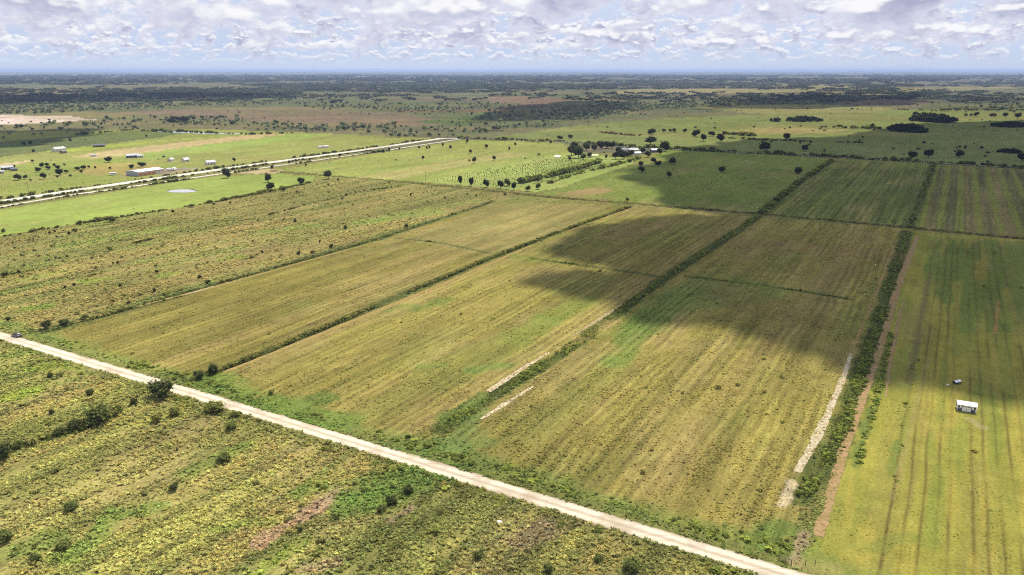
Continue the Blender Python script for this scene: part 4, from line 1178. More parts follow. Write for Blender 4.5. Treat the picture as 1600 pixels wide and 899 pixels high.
# --- left farmland trees
for px, py, w, h in [(66, 263, 8, 8), (74, 261, 7, 6), (60, 269, 10, 7), (68, 280, 11, 9), (76, 265, 9, 5), (85, 261, 5, 5), (91, 265, 8, 6), (94, 274, 13, 9), (104, 271, 7, 5), (28, 282, 14, 9), (40, 280, 8, 6), (121, 266, 9, 5), (131, 265, 10, 6), (127, 270, 6, 4), (51, 254, 5, 4),
        (101, 259, 4, 3), (110, 276, 5, 3), (90, 278, 4, 3), (48, 283, 4, 3), (139, 263, 4, 4), (149, 264, 4, 4), (172, 265, 5, 4)]:
    tree('farmland_tree', 'dark round tree among the small homesteads left of the highway', 'tree', px, py, w, h, 'oak', random.choice((D1, D3)), 'trees among the left homesteads')
for px, py, w, h, t_ in [(170, 254, 13, 8, 'squarish dark tree left of and above the big barn'), (205.5, 264, 9, 6, 'round green tree against the back of the big barn'), (222, 261, 15, 6, 'low dark tree group behind the big barn roof'), (48, 227, 7, 6, 'right one of two round trees on the shaded far left field'), (38, 228, 6, 6, 'left one of two round trees on the shaded far left field'),
        (110, 222, 5, 5, 'lone round tree at the edge of the bright lime strip'), (229, 215, 4, 4, 'lone small tree on the green strip above the tan field'), (53, 239, 6, 5, 'round tree left of the white farmhouse'), (366, 253, 6, 6, 'round tree by the highway right of the white cottage'), (22, 262, 6, 4, 'dark tree beside the white roofed homestead at far left')]:
    tree('farmland_tree', t_, 'tree', px, py, w, h, 'oak', D3)

# groves: dense hammocks on the far prairie
def grove(label, px, py, wpx, hpx, n, dpx):
    c_ = G(px, py); k = mpp(py)
    a = rng.random(n) * 6.283; r = rng.random(n) ** .5
    c2 = G(px, py - dpx)
    x = c_[0] + np.cos(a) * r * wpx * k * .5; y = (c_[1] + c2[1]) / 2 + np.sin(a) * r * (c2[1] - c_[1]) / 2
    sz = hpx * k * (.45 + .55 * (1 - r ** 2)) * (.75 + .45 * rng.random(n))
    cc = np.stack([alb(*D3), alb(*D1), alb(58, 70, 44)])[rng.integers(0, 3, n)] * (.8 + .4 * rng.random(n))[:, None]
    scatter('grove', label, 'grove', np.stack([x, y, np.full(n, -.2)], 1), np.stack([sz * 1.1, sz * 1.1, sz], 1), cc, P_tree)
grove('dense dark grove on the right prairie, nearer of two', 1437, 208.5, 54, 12, 80, 6)
grove('dense dark grove on the right prairie, farther and larger of two', 1483, 193, 58, 13, 90, 6)
grove('pale grey-green grove on the prairie left of the dark groves', 1264, 191, 60, 8, 70, 3)
grove('small dark grove left of the grey-green one', 1217, 191, 17, 6, 18, 2)
grove('dark grove at the right edge of the prairie', 1590, 200, 60, 9, 70, 3)
grove('grey thicket by the right edge above the back road', 1590, 241, 36, 7, 40, 4)
grove('small dark pine grove left of centre beyond the far fields', 270, 192, 30, 9, 36, 3)

# ------------------------------------------------------------------ nursery stock: rows of small potted plants and saplings
def nursery():
    poly = GP([(668, 283), (770, 264), (875, 246), (940, 250), (880, 268), (812, 284), (800, 295), (735, 289)])
    poly2 = GP([(820, 292), (880, 272), (940, 257), (975, 252), (930, 262), (860, 284)])
    s0, t0 = rowc(poly[:, 0], poly[:, 1])
    pts = []
    for poly_, dt, ds, nm in ((poly, 6.2, 4.6, 0), (poly2, 3.4, 3.2, 1)):
        s0, t0 = rowc(poly_[:, 0], poly_[:, 1])
        for t in np.arange(t0.min(), t0.max(), dt):
            for s in np.arange(s0.min(), s0.max(), ds):
                x = s * ROW[0] + t * CRS[0] + random.gauss(0, .35); y = s * ROW[1] + t * CRS[1] + random.gauss(0, .35)
                if random.random() < .16 or not inside(poly_, np.array([x]), np.array([y]))[0]:
                    continue
                pts.append((x, y))
    pts.sort(key=lambda p: p[1])
    cm = [Leafy(800 + i).lobe((0, 0, .55), (.42, .42, .45), 34, .15, .6).mesh('crown', M_fol_o) for i in range(4)]
    tm = trunk_mesh(810, .4, .05, 2, M_bark)
    for (x, y) in pts[:290]:
        e = empty('sapling', (x, y, -.02), random.random() * 6.28)
        tag(e, 'small dark sapling standing in a row of the pale green nursery plots', 'sapling', 'nursery saplings in rows')
        z = random.uniform(.7, 1.4); e.scale = (z, z, z * 1.15)
        c_ = bpy.data.objects.new('crown', random.choice(cm)); COL.objects.link(c_); c_.parent = e
        c_.color = (*(alb(*random.choice(((70, 84, 44), (86, 100, 50), (60, 72, 40)))) * FOLK), 1)
        t_ = bpy.data.objects.new('trunk', tm); COL.objects.link(t_); t_.parent = e
    rest = np.array(pts[290:])
    n = len(rest)
    if n:
        cc = np.stack([alb(78, 92, 46), alb(64, 76, 40), alb(150, 160, 90)])[rng.integers(0, 3, n)]
        scatter('nursery_stock', 'many small plants set in rows further back in the nursery', 'nursery plants', np.stack([rest[:, 0], rest[:, 1], np.zeros(n)], 1), .8 + .9 * rng.random(n), cc, P_weed)
nursery()
# shade cloths laid along the top row of the nursery
M_white = simple_mat('white_paint', (.78, .78, .77), .5, .08, 2)

# ------------------------------------------------------------------ buildings
M_roofw = simple_mat('white_metal_roof', (.72, .72, .74), .4, .2, .8)
M_rooff = simple_mat('weathered_pale_roof', (.36, .355, .35), .6, .35, .5)
M_roofg = simple_mat('grey_roof', (.36, .36, .38), .6, .2, .6)
M_roofd = simple_mat('dark_roof', (.10, .10, .11), .7, .2, .6)
M_walld = simple_mat('slate_siding', (.075, .085, .12), .7, .12, 4)
M_wallp = simple_mat('shaded_metal_wall', (.34, .32, .40), .6, .12, 1)  # greyish purple: the end wall's shade put into its colour
M_wallo = simple_mat('tan_wall', (.52, .40, .32), .7, .15, 1)
M_rust = simple_mat('rust_panel', (.48, .20, .09), .8, .25, 2)
M_cream = simple_mat('cream_wall', (.62, .58, .50), .7, .12, 1)
M_brown = simple_mat('brown_timber', (.13, .09, .06), .8, .25, 3)
M_glass = simple_mat('dark_glass', (.03, .035, .045), .12, .05, 3, spec=.6)
M_rubber = simple_mat('rubber', (.02, .02, .02), .9, .1, 4)
M_steel = simple_mat('steel', (.40, .40, .42), .4, .1, 4, .7)
M_black = simple_mat('black_car_paint', (.018, .018, .022), .22, .05, 2, spec=.6)
M_lamp = simple_mat('lamp_lens', (.7, .7, .7), .15, .03, 3)
M_redl = simple_mat('tail_lens', (.35, .02, .02), .25, .03, 3)
M_yel = simple_mat('yellow_poly_cover', (.60, .56, .22), .6, .1, 2)
M_greenh = simple_mat('shade_cloth', (.17, .16, .18), .8, .25, .5)
ANG_ROW = math.atan2(ROW[1], ROW[0])

def gable(e, L, Wd, h, rise, mw, mr, over=.35, thick=.12, name_w='wall', ridge_cap=True):
    """gabled shell with its long axis on x; walls closed, roof of two slabs with real thickness"""
    MB().prism([(-Wd / 2, 0), (Wd / 2, 0), (Wd / 2, h), (0, h + rise), (-Wd / 2, h)], -L / 2, L / 2, 'x').build(name_w, mw, e)
    r = MB()
    sl = rise / (Wd / 2); o_ = Wd / 2 + over
    for sgn in (-1, 1):
        prof = [(0, h + rise + .02), (sgn * o_, h - over * sl + .02), (sgn * o_, h - over * sl + .02 + thick), (0, h + rise + .02 + thick)]
        r.prism(prof, -L / 2 - over, L / 2 + over, 'x')
    ro = r.build('roof', mr, e)
    if ridge_cap:
        MB().prism([(-.18, h + rise + thick - .02), (.18, h + rise + thick - .02), (0, h + rise + thick + .09)], -L / 2 - over - .02, L / 2 + over + .02, 'x').build('ridge_cap', mr, ro)
def opening(e, name, side, u, z0, w, hh, L, Wd, mat, frame=None, depth=.05):
    """panel on a wall: side -y/+y/-x/+x"""
    def bx(a0, a1, zz0, zz1, d0, d1):
        if side == '-y': return MB().box(a0, a1, -Wd / 2 - d1, -Wd / 2 - d0, zz0, zz1)
        if side == '+y': return MB().box(a0, a1, Wd / 2 + d0, Wd / 2 + d1, zz0, zz1)
        if side == '-x': return MB().box(-L / 2 - d1, -L / 2 - d0, a0, a1, zz0, zz1)
        return MB().box(L / 2 + d0, L / 2 + d1, a0, a1, zz0, zz1)
    o = bx(u - w / 2, u + w / 2, z0, z0 + hh, -.02, depth).build(name, mat, e)
    if frame:
        fr = MB()
        for a0, a1, q0, q1 in ((u - w / 2 - .09, u + w / 2 + .09, z0 + hh, z0 + hh + .09), (u - w / 2 - .09, u + w / 2 + .09, z0 - .09, z0), (u - w / 2 - .09, u - w / 2, z0, z0 + hh), (u + w / 2, u + w / 2 + .09, z0, z0 + hh)):
            b_ = bx(a0, a1, q0, q1, -.02, depth + .03); fr.add(b_.v, b_.f)
        fr.build('frame', frame, o)
    return o

# the garden shed on the paddock
pa, pb = G(1494.7, 641.6), G(1524.2, 646.4)
ax = (pb - pa); L_ = float(np.hypot(*ax)); ang = math.atan2(ax[1], ax[0])
nrm = np.array([-math.sin(ang), math.cos(ang)])
W_ = 3.4
ctr = (pa + pb) / 2 + nrm * W_ / 2
shed = empty('garden_shed', (ctr[0], ctr[1], .12), ang)
tag(shed, 'slate blue garden shed with white roof and white double doors on the grass', 'shed')
gable(shed, L_, W_, 2.25, .62, M_walld, M_roofw, .22, .1)
MB().box(-L_ / 2 + .1, L_ / 2 - .1, -W_ / 2 + .2, -W_ / 2 + .4, -.2, 0).box(-L_ / 2 + .1, L_ / 2 - .1, W_ / 2 - .4, W_ / 2 - .2, -.2, 0).build('skid', M_brown, shed)
for s_ in (-1, 1):
    d_ = opening(shed, 'door', '-y', s_ * .66, .05, 1.26, 1.98, L_, W_, M_white)
    for q in (-.3, .3):
        MB().box(s_ * .66 + q - .22, s_ * .66 + q + .22, -W_ / 2 - .075, -W_ / 2 - .045, 1.5, 1.86).build('pane', M_glass, d_)
    MB().box(s_ * .66 - .5, s_ * .66 + .5, -W_ / 2 - .07, -W_ / 2 - .045, .85, .93).build('rail', M_roofg, d_)
    w_ = opening(shed, 'window', '-y', s_ * 2.3, 1.0, .62, .95, L_, W_, M_glass, M_white)
    for q in (-1, 1):
        MB().box(s_ * 2.3 + q * .56 - .17, s_ * 2.3 + q * .56 + .17, -W_ / 2 - .07, -W_ / 2 + .01, .95, 2.0).build('shutter', M_white, w_)
    for yy in (-1, 1):
        MB().box(s_ * (L_ / 2 - .05) - .08, s_ * (L_ / 2 - .05) + .08, yy * (W_ / 2) - .035, yy * (W_ / 2) + .035, 0, 2.2).build('corner_board', M_white, shed)
opening(shed, 'gable_vent', '+x', 0, 2.15, .5, .35, L_, W_, M_white)

# small white trailer on the grass behind the shed
c_ = TRAILER_AT
tl = empty('utility_trailer', (c_[0], c_[1], 0), math.radians(22))
tag(tl, 'small white utility trailer on the grass behind the shed', 'trailer')
MB().box(-1.5, 1.5, -.75, .75, .5, .58).box(-1.5, 1.5, -.75, -.70, .58, .9).box(-1.5, 1.5, .70, .75, .58, .9).box(-1.5, -1.45, -.69, .69, .58, .9).build('bed', M_black, tl)
MB().add([(-1.5, -.7, .92), (1.5, -.7, .92), (1.5, .15, 1.45), (-1.5, .15, 1.45), (-1.5, -.7, .98), (1.5, -.7, .98), (1.5, .15, 1.51), (-1.5, .15, 1.51)], [(3, 2, 1, 0), (4, 5, 6, 7), (0, 1, 5, 4), (1, 2, 6, 5), (2, 3, 7, 6), (3, 0, 4, 7)]).build('cover', M_white, tl)
MB().box(1.5, 2.7, -.04, .04, .46, .54).tube((2.5, 0, 0), (2.5, 0, .5), .04, .04).build('tow_bar', M_steel, tl)
for s_ in (-1, 1):
    wh = MB().tube((0, s_ * .80, .32), (0, s_ * .98, .32), .32, .32, 14).build('wheel', M_rubber, tl)
    MB().tube((0, s_ * .97, .32), (0, s_ * 1.0, .32), .17, .17, 10).build('rim', M_white, wh)
c_ = G(1480.5, 601.5)
tag(MB().add([(-.5, -.3, 0), (.45, -.35, 0), (.5, .25, 0), (-.4, .3, 0), (-.42, -.22, .22), (.36, -.26, .3), (.38, .18, .26), (-.3, .22, .18)], [(3, 2, 1, 0), (4, 5, 6, 7), (0, 1, 5, 4), (1, 2, 6, 5), (2, 3, 7, 6), (3, 0, 4, 7)]).build('sack', M_white), 'small pale sack on the grass left of the white trailer', 'sack').location = (c_[0], c_[1], 0)
# pale boulder in the scrub
v_, f_ = ico(2)
v_ = v_ * np.array([.75, .6, .5]) * (1 + (rng.random((len(v_), 1)) - .5) * .22) + np.array([0, 0, .3])
o = mesh_obj('boulder', v_, f_, simple_mat('limestone_rock', (.62, .56, .48), .9, .2, 3))
c_ = G(780, 818); o.location = (c_[0], c_[1], 0)
tag(o, 'pale limestone boulder lying in the scrub below the sandy road', 'boulder')

# big metal barn by the highway
pa, pb = G(217, 276.2), G(256, 270.6)
ax = pb - pa; L_ = float(np.hypot(*ax)); ang = math.atan2(ax[1], ax[0]); nrm = np.array([-math.sin(ang), math.cos(ang)])
W_ = 19.0; ctr = (pa + pb) / 2 + nrm * W_ / 2
barn = empty('metal_barn', (ctr[0], ctr[1], 0), ang)
tag(barn, 'long metal barn with white roof and tan and rust front beside the highway', 'barn')
gable(barn, L_, W_, 4.6, 1.2, M_wallp, M_roofw, .4, .15)
MB().box(-L_ / 2 + .01, L_ / 2 - .01, -W_ / 2 - .08, -W_ / 2 + .01, 0, 4.3).build('front_cladding', M_wallo, barn)
nb = 6
for i in range(nb):
    u = -L_ / 2 + L_ * (i + .5) / nb
    MB().box(u - L_ / nb * .38, u + L_ / nb * .38, -W_ / 2 - .16, -W_ / 2 - .06, .05, 2.9).build('bay_door', M_rust if i < 4 else M_cream, barn)
opening(barn, 'end_door', '-x', 1.5, .05, 4.0, 3.6, L_, W_, M_roofg)
for q in (-6, -3.4):
    opening(barn, 'window', '-x', q, 1.6, 1.2, 1.0, L_, W_, M_glass, M_white)

def house(label, px, py, L, Wd, h, rise, mw, mr, turn=0.0, cat='house', name='house', doors=True):
    c_ = G(px, py)
    L *= .78; Wd *= .72
    e = empty(name, (c_[0], c_[1], 0), ANG_ROW + turn)
    tag(e, label, cat)
    gable(e, L, Wd, h, rise, mw, mr, .45, .14)
    if doors:
        for sd_ in ('-y', '-x', '+x'):
            n_ = 3 if sd_ == '-y' else 1
            for i in range(n_):
                u = 0 if n_ == 1 else (i - 1) * L * .32
                if i == 1:
                    dr_ = opening(e, 'door', sd_, u, .05, 1.1, 2.1, L, Wd, M_brown, M_white)
                else:
                    opening(e, 'window', sd_, u, 1.0, 1.3, 1.1, L, Wd, M_glass, M_white)
    return e
house('white farmhouse with pale roof between small trees on the far left', 92, 237, 20, 12, 4.2, 2.2, M_cream, M_rooff, math.radians(8))
house('dark outbuilding right of the white farmhouse on the far left', 99, 239.5, 9, 7, 2.8, 1.4, M_brown, M_roofd, .3, 'outbuilding', 'outbuilding')
house('dark grey long house on the tan field edge', 207, 246.5, 18, 9, 3.2, 1.8, M_walld, M_roofg, math.radians(-25))
house('small white annex right of the dark grey house', 219, 246.5, 9, 6, 2.8, 1.3, M_cream, M_rooff, math.radians(-25), 'annex', 'annex')
house('brown timber barn alone on the lime green strip', 155, 230, 20, 9, 3.0, 1.5, M_brown, M_roofd, math.radians(-40), 'barn', 'timber_barn')
house('white roofed homestead near the left edge', 11.5, 265.5, 15, 8, 3.0, 1.5, M_walld, M_rooff, math.radians(-20), 'homestead', 'homestead')
house('white roofed shed cut by the left edge', 1, 271.5, 8, 6, 2.6, .9, M_cream, M_rooff, math.radians(-20), 'shed', 'shed')
house('dark lean-to right of the white roofed homestead', 22, 267, 8, 6, 2.4, .8, M_brown, M_roofd, math.radians(-20), 'lean-to', 'lean_to')
house('white cottage behind brush beside the pale highway', 329, 257.5, 14, 8, 3.4, 1.8, M_cream, M_rooff, math.radians(-15), 'cottage', 'cottage')
house('pale grey cottage left of the white one by the highway', 290, 253, 10, 8, 3.0, 2.0, M_cream, M_roofg, math.radians(10), 'cottage', 'cottage')
house('white roofed hut in the green field behind the barn', 267, 252.5, 10, 8, 2.8, 1.6, M_cream, M_rooff, math.radians(30), 'hut', 'hut')
house('tiny white hut on the edge of the tan field', 147, 245, 9, 5, 2.4, .9, M_cream, M_rooff, math.radians(-35), 'hut', 'hut', False)
house('low white sheds on the green field above the highway, left one', 502, 231.5, 11, 7, 2.4, .9, M_cream, M_rooff, math.radians(-30), 'shed', 'shed', False)
house('low white sheds on the green field above the highway, right one', 509, 231.3, 9, 7, 2.6, 1.0, M_cream, M_rooff, math.radians(-20), 'shed', 'shed', False)
house('grey roofed long shed, leftmost of the farm roofs behind the nursery', 977, 236.5, 15, 12, 2.8, 1.2, M_cream, M_greenh, math.radians(-62), 'shed', 'long_shed')
house('grey roofed long shed, middle of the farm roofs behind the nursery', 990, 236.8, 15, 12, 2.8, 1.2, M_cream, M_roofg, math.radians(-62), 'shed', 'long_shed')
house('white roofed house in front of the grey farm roofs', 995, 242.5, 13, 9, 3.0, 1.6, M_cream, M_rooff, math.radians(-50))
house('white roofed farm building at the right end of the compound', 1024, 238, 17, 10, 3.4, 1.6, M_walld, M_rooff, math.radians(-48), 'farm building', 'farm_building')
house('small dark farm hut between the white roofs', 1010, 241, 7, 6, 2.6, 1.2, M_brown, M_roofd, math.radians(-48), 'hut', 'hut')

def hoophouse(label, px, py, L, R, mat, turn):
    c_ = G(px, py)
    e = empty('hoop_greenhouse', (c_[0], c_[1], 0), ANG_ROW + turn)
    tag(e, label, 'greenhouse')
    prof = [(R * math.cos(a), R * .85 * math.sin(a)) for a in np.linspace(0, math.pi, 13)]
    MB().prism(prof, -L / 2, L / 2, 'x').build('cover', mat, e)
    for x_ in np.linspace(-L / 2, L / 2, 5):
        mb = MB()
        for i in range(12):
            p, q = prof[i], prof[i + 1]
            mb.tube((x_, p[0] * 1.015, p[1] * 1.015), (x_, q[0] * 1.015, q[1] * 1.015), .06, .06, 4)
        mb.build('hoop', M_steel, e)
    opening(e, 'door', '-x', 0, .02, 1.4, 2.0, L, 1, M_brown)
hoophouse('yellowish hoop greenhouse at the left of the farm grove', 928, 245.5, 11, 4.2, M_yel, math.radians(-60))
hoophouse('small white hoop tunnel in the nursery left of the grove', 871, 246, 8, 2.6, M_white, math.radians(-60))

# ------------------------------------------------------------------ vehicles
def wheel(e, x, y, z, r, w, s_):
    t_ = MB().tube((x, y, z), (x, y + s_ * w, z), r, r, 16).build('wheel', M_rubber, e)
    MB().tube((x, y + s_ * (w - .01), z), (x, y + s_ * (w + .02), z), r * .6, r * .6, 12).build('rim', M_steel, t_)
def suv(label, px, py, ang, paint, cat='car'):
    c_ = G(px, py)
    e = empty('parked_car', (c_[0], c_[1], .05), ang)
    tag(e, label, cat)
    body = [(-2.35, .42), (-2.30, .32), (2.28, .32), (2.38, .45), (2.38, .72), (2.25, .92), (1.05, 1.04), (-2.25, 1.06), (-2.38, .95), (-2.40, .6)]
    def loft(prof_lo, name, mat, par, hw0, hw1, zs):
        z0, z1 = zs
        n = len(prof_lo); vs = []
        for sgn in (-1, 1):
            for (x_, z_) in prof_lo:
                k = (z_ - z0) / (z1 - z0); hw = hw0 + (hw1 - hw0) * max(0, min(1, k))
                vs.append((x_, sgn * hw, z_))
        fs = [tuple(range(n)), tuple(range(2 * n - 1, n - 1, -1))] + [(i, i + n, (i + 1) % n + n, (i + 1) % n) for i in range(n)]
        return MB().add(vs, fs).build(name, mat, par)
    loft(body, 'body', paint, e, .95, .90, (.32, 1.06))
    cab = [(1.05, 1.03), (.35, 1.60), (-1.9, 1.62), (-2.28, 1.05)]
    g_ = loft(cab, 'cabin_glass', M_glass, e, .86, .68, (1.03, 1.62))
    loft([(.42, 1.59), (.30, 1.68), (-1.85, 1.70), (-2.0, 1.60)], 'roof', paint, e, .71, .64, (1.59, 1.70))
    for x0, x1, xt0, xt1 in ((.98, 1.10, .30, .40), (-.35, -.25, -.38, -.28), (-1.3, -1.2, -1.3, -1.2), (-2.3, -2.15, -1.98, -1.85)):
        for s_ in (-1, 1):
            MB().tube(((x0 + x1) / 2, s_ * .87, 1.03), ((xt0 + xt1) / 2, s_ * .70, 1.61), .05, .045, 5).build('pillar', paint, g_)
    for s_ in (-1, 1):
        wheel(e, 1.45, s_ * .78, .36, .36, .2, s_); wheel(e, -1.45, s_ * .78, .36, .36, .2, s_)
        MB().box(2.26, 2.40, s_ * .68 - .18, s_ * .68 + .18, .66, .82).build('headlight', M_lamp, e)
        MB().box(-2.43, -2.34, s_ * .76 - .10, s_ * .76 + .10, .70, 1.0).build('tail_light', M_redl, e)
        MB().box(.62, .82, s_ * 1.02 - .10, s_ * 1.02 + .10, 1.0, 1.14).build('mirror', paint, e)
    MB().box(2.34, 2.46, -.8, .8, .38, .58).build('bumper', M_roofd, e)
    MB().box(-2.48, -2.36, -.8, .8, .40, .60).build('bumper', M_roofd, e)
    return e
rd = ROAD[0] - ROAD[1]
suv('black car parked at the edge of the sandy road near the left edge', 26, 526.2, math.atan2(rd[1], rd[0]), M_black)
def camper(label, px, py, ang, L=7.0):
    c_ = G(px, py)
    e = empty('camper_trailer', (c_[0], c_[1], 0), ang)
    tag(e, label, 'camper')
    MB().prism([(-L / 2, .55), (L / 2 - .3, .55), (L / 2, 1.2), (L / 2 - .35, 2.7), (-L / 2 + .3, 2.8), (-L / 2, 2.4)], -1.2, 1.2).build('body', M_white, e)
    MB().box(-L / 2 + .6, L / 2 - .9, -1.24, -1.19, 1.5, 2.1).build('window', M_glass, e)
    MB().box(.3, 1.0, -1.25, -1.19, .65, 1.4).build('door', M_cream, e)
    for s_ in (-1, 1):
        wheel(e, -.4, s_ * 1.05, .38, .38, .2, s_)
    MB().box(L / 2 - .2, L / 2 + 1.1, -.05, .05, .5, .6).build('tow_bar', M_steel, e)
camper('white camper trailer with dark underside left of the big barn', 177, 274, ANG_ROW - .4, 7.5)
def box_truck(label, px, py, ang):
    c_ = G(px, py)
    e = empty('box_truck', (c_[0], c_[1], 0), ang)
    tag(e, label, 'truck')
    MB().box(-3.6, 1.4, -1.2, 1.2, .95, 3.2).build('cargo_box', M_white, e)
    cb = MB().prism([(1.5, .6), (3.5, .6), (3.55, 1.3), (3.1, 1.5), (2.7, 2.3), (1.5, 2.35)], -1.0, 1.0).build('cab', M_white, e)
    MB().add([(3.13, -.9, 1.52), (3.13, .9, 1.52), (2.76, .9, 2.22), (2.76, -.9, 2.22)], [(0, 1, 2, 3)]).build('windscreen', M_glass, cb)
    MB().box(-3.6, 3.2, -.5, .5, .55, .93).build('chassis', M_rubber, e)
    for x_ in (-2.3, 2.6):
        for s_ in (-1, 1):
            wheel(e, x_, s_ * .95, .45, .45, .22, s_)
box_truck('white box truck, left one of two parked right of the big barn', 266, 267.5, ANG_ROW - .2)
box_truck('white box truck, right one of two parked right of the big barn', 273, 266.3, ANG_ROW + .5)

# ------------------------------------------------------------------ gate, posts, poles
pa, pb = G(1217, 874.5), G(1236.5, 882.5)
ax = pb - pa; ang = math.atan2(ax[1], ax[0]); L_ = float(np.hypot(*ax))
gt = empty('field_gate', (pa[0], pa[1], 0), ang)
tag(gt, 'dark barred field gate between two posts at the road corner', 'gate')
for x_ in (0, L_):
    MB().tube((x_, 0, -.3), (x_, 0, 1.5), .10, .09, 8).build('post', M_brown, gt)
for z_ in (.25, .5, .75, 1.0, 1.25):
    MB().tube((.12, 0, z_), (L_ - .12, 0, z_), .028, .028, 6).build('bar', M_brown, gt)
for x_ in (.14, L_ / 2, L_ - .14):
    MB().tube((x_, .02, .2), (x_, .02, 1.3), .03, .03, 6).build('upright', M_brown, gt)
MB().tube((.14, -.03, .25), (L_ / 2, -.03, 1.25), .022, .022, 6).build('brace', M_brown, gt)
def post(label, px, py, h, r):
    c_ = G(px, py)
    e = empty('fence_post', (c_[0], c_[1], 0), 0)
    tag(e, label, 'post')
    MB().tube((0, 0, -.3), (.03, .02, h), r, r * .9, 8).build('shaft', M_brown, e)
    MB().tube((.03, .02, h), (.03, .02, h + .05), r * .9, r * .4, 8).build('top', M_brown, e)
post('weathered fence post right of the field gate, left of two', 1258.5, 882.5, 1.3, .09)
post('weathered fence post right of the field gate, right of two', 1273.5, 881.5, 1.1, .09)
post('pale low post at the road edge below the gate', 1252.5, 890, .9, .08)
def pole(label, px, py, h):
    c_ = G(px, py)
    e = empty('utility_pole', (c_[0], c_[1], 0), ANG_ROW)
    tag(e, label, 'utility pole')
    MB().tube((0, 0, -.3), (0, 0, h), .17, .11, 8).build('shaft', M_brown, e)
    a_ = MB().box(-.07, .07, -1.3, 1.3, h - 1.0, h - .85).build('crossarm', M_brown, e)
    for y_ in (-1.1, 0, 1.1):
        MB().tube((0, y_, h - .85), (0, y_, h - .6), .06, .03, 6).build('insulator', M_steel, a_)
pole('utility pole at the near left corner of the nursery', 665, 283.5, 10)
pole('utility pole beside the highway left of the big barn', 199, 281, 10)
pole('utility pole beside the white farmhouse', 82, 236.5, 12)
pole('utility pole by the highway at the far left', 45, 302, 10)
pole('utility pole between the two highway lanes past the lone oak', 385, 263, 9)

# alike trees are told apart by their order across the view
def ordinals():
    word = lambda n: {1: 'first', 2: 'second', 3: 'third'}.get(n, '%dth' % n if n not in (21, 22, 23) else {21: '21st', 22: '22nd', 23: '23rd'}[n])
    for g in ('trees among the left homesteads', 'small meadow trees', 'trees apart on the right prairie', 'trees round the nursery buildings'):
        mem = sorted([o for o in COL.objects if o.get('group') == g], key=lambda o: o.location.x / o.location.y)
        for i, o in enumerate(mem):
            o['label'] = '%s, %s from left' % (o['label'], word(i + 1))
ordinals()

# ------------------------------------------------------------------ clouds that throw the shade on the land
def cloud(poly_px, rad, thick, alt=1000.0, fringe=True, seed=0, inset=.45):
    poly = GP(poly_px)
    lo, hi = poly.min(0), poly.max(0)
    r = np.random.default_rng(900 + seed)
    sh = np.array([sun_dir.x, sun_dir.y]) / sun_dir.z * alt
    iv, jf = ico(2)
    core = ([], []); soft = ([], [])
    step = rad * .8
    gx, gy = np.meshgrid(np.arange(lo[0] - rad, hi[0] + rad, step), np.arange(lo[1] - rad, hi[1] + rad, step))
    gx = gx.ravel() + (r.random(gx.size) - .5) * step * .7; gy = gy.ravel() + (r.random(gx.size) - .5) * step * .7
    ins = inside(poly, gx, gy)
    edge = np.full(gx.shape, 1e9)
    for i in range(len(poly)):
        edge = np.minimum(edge, segdist(poly[i], poly[(i + 1) % len(poly)], gx, gy))
    def put(dst, x, y, q, zt):
        k = len(dst[0])
        n_ = 1 + .35 * (fbm(iv[:, 0] * 1.3 + x, iv[:, 1] * 1.3 + iv[:, 2] * 2.1 + y, .8, 5) - .5)[:, None]
        p = iv * n_ * np.array([q, q, zt]) + np.array([x + sh[0], y + sh[1], alt + zt * .3])
        p[:, 2] = np.maximum(p[:, 2], alt - zt * .25)
        dst[0].extend([tuple(w) for w in p]); dst[1].extend([tuple(i + k for i in w) for w in jf])
    for x, y, a, e_ in zip(gx, gy, ins, edge):
        if a and e_ > rad * inset * .6:
            put(core, x, y, rad * (.75 + .35 * r.random()), thick * (.6 + .8 * r.random()))
        if (a and e_ < rad * 1.3) or (not a and e_ < rad * .35):
            if r.random() < .45:
                put(soft, x, y, rad * (.35 + .5 * r.random()), thick * (.3 + .3 * r.random()))
    if core[0]:
        o = mesh_obj('cloud', core[0], core[1], M_cloud, None, True); tag(o, kind='structure')
        if soft[0]:
            f_ = mesh_obj('cloud_fringe', soft[0], soft[1], M_cloudf, o, True)
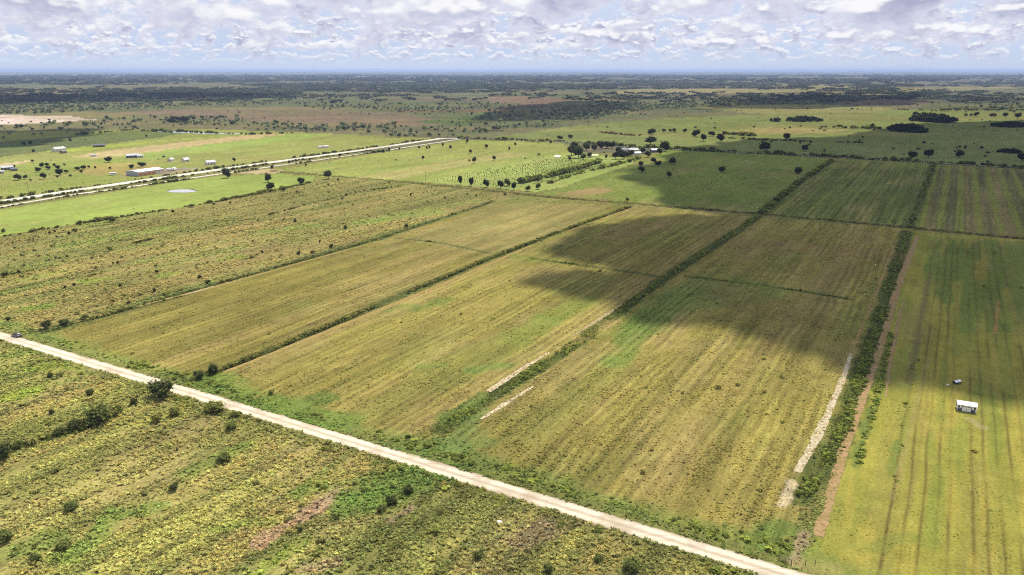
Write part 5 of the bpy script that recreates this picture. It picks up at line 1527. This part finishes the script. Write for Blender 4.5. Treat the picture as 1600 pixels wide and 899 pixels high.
def cloud_mat(name, clear):
    m, nt = new_mat(name)
    co = nt.n('ShaderNodeNewGeometry').outputs['Position']
    n_ = nt.noise(co, .012, 5, .6)
    a = nt.n('ShaderNodeBsdfDiffuse', ins={'Color': (.9, .9, .9, 1)})
    b = nt.n('ShaderNodeBsdfTranslucent', ins={'Color': (.85, .87, .9, 1)})
    mx = nt.n('ShaderNodeMixShader', ins={0: .45, 1: a.outputs[0], 2: b.outputs[0]})
    t = nt.n('ShaderNodeBsdfTransparent')
    f = nt.ramp(n_, .3, .7, clear[0], clear[1])
    o = nt.n('ShaderNodeMixShader', ins={0: f, 1: mx.outputs[0], 2: t.outputs[0]})
    return finish(m, nt, o.outputs[0])
M_cloud = cloud_mat('cloud_body', (.0, .04))
M_cloudf = cloud_mat('cloud_edge', (.55, .95))
cloud([(987, 475), (1037, 493), (1112, 497), (1150, 504), (1200, 518), (1250, 531), (1300, 546), (1400, 568), (1600, 598), (2000, 640), (2000, 300), (1800, 186), (1600, 188), (1420, 194), (1330, 214), (1180, 218), (1070, 233),
       (1045, 252), (1000, 264), (985, 274), (1005, 288), (1045, 301), (1080, 318), (1190, 338), (1110, 392), (1040, 436)], 26, 34, 1000, seed=1)
cloud([(872, 392), (895, 367), (912, 353), (975, 350), (1012, 341), (1062, 336), (1195, 342), (1110, 400), (1040, 428), (960, 413), (905, 404)], 12, 18, 1000, seed=7)
cloud([(822, 436), (850, 427), (890, 423), (950, 428), (1045, 438), (992, 478), (937, 461), (900, 458), (862, 451)], 10, 16, 1000, seed=8)
cloud([(-500, 152), (0, 150), (300, 148), (440, 151), (350, 156), (180, 159), (0, 163), (-500, 170)], 120, 100, 1000, seed=2)
cloud([(760, 190), (800, 168), (900, 158), (1000, 160), (960, 174), (880, 186)], 60, 70, 1000, seed=3)
cloud([(-300, 212), (0, 205), (150, 201), (120, 214), (40, 228), (-300, 250)], 40, 50, 1000, seed=4)
cloud([(1120, 170), (1250, 150), (1400, 148), (1440, 158), (1300, 168)], 110, 90, 1000, seed=6)

# ------------------------------------------------------------------ haze
m = bpy.data.materials.new('air'); m.use_nodes = True; m.node_tree.nodes.clear()
nt = NT(m.node_tree)
pv = nt.n('ShaderNodeVolumePrincipled', ins={'Color': (.44, .57, .86, 1), 'Density': 4.3e-5, 'Anisotropy': 0.0})
nt.n('ShaderNodeOutputMaterial', ins={'Volume': pv.outputs[0]})
hz = MB().box(-70000, 70000, -400, 66000, -3, 126).build('haze', m)
tag(hz, 'thin blue haze over the whole plain', 'haze', kind='stuff')
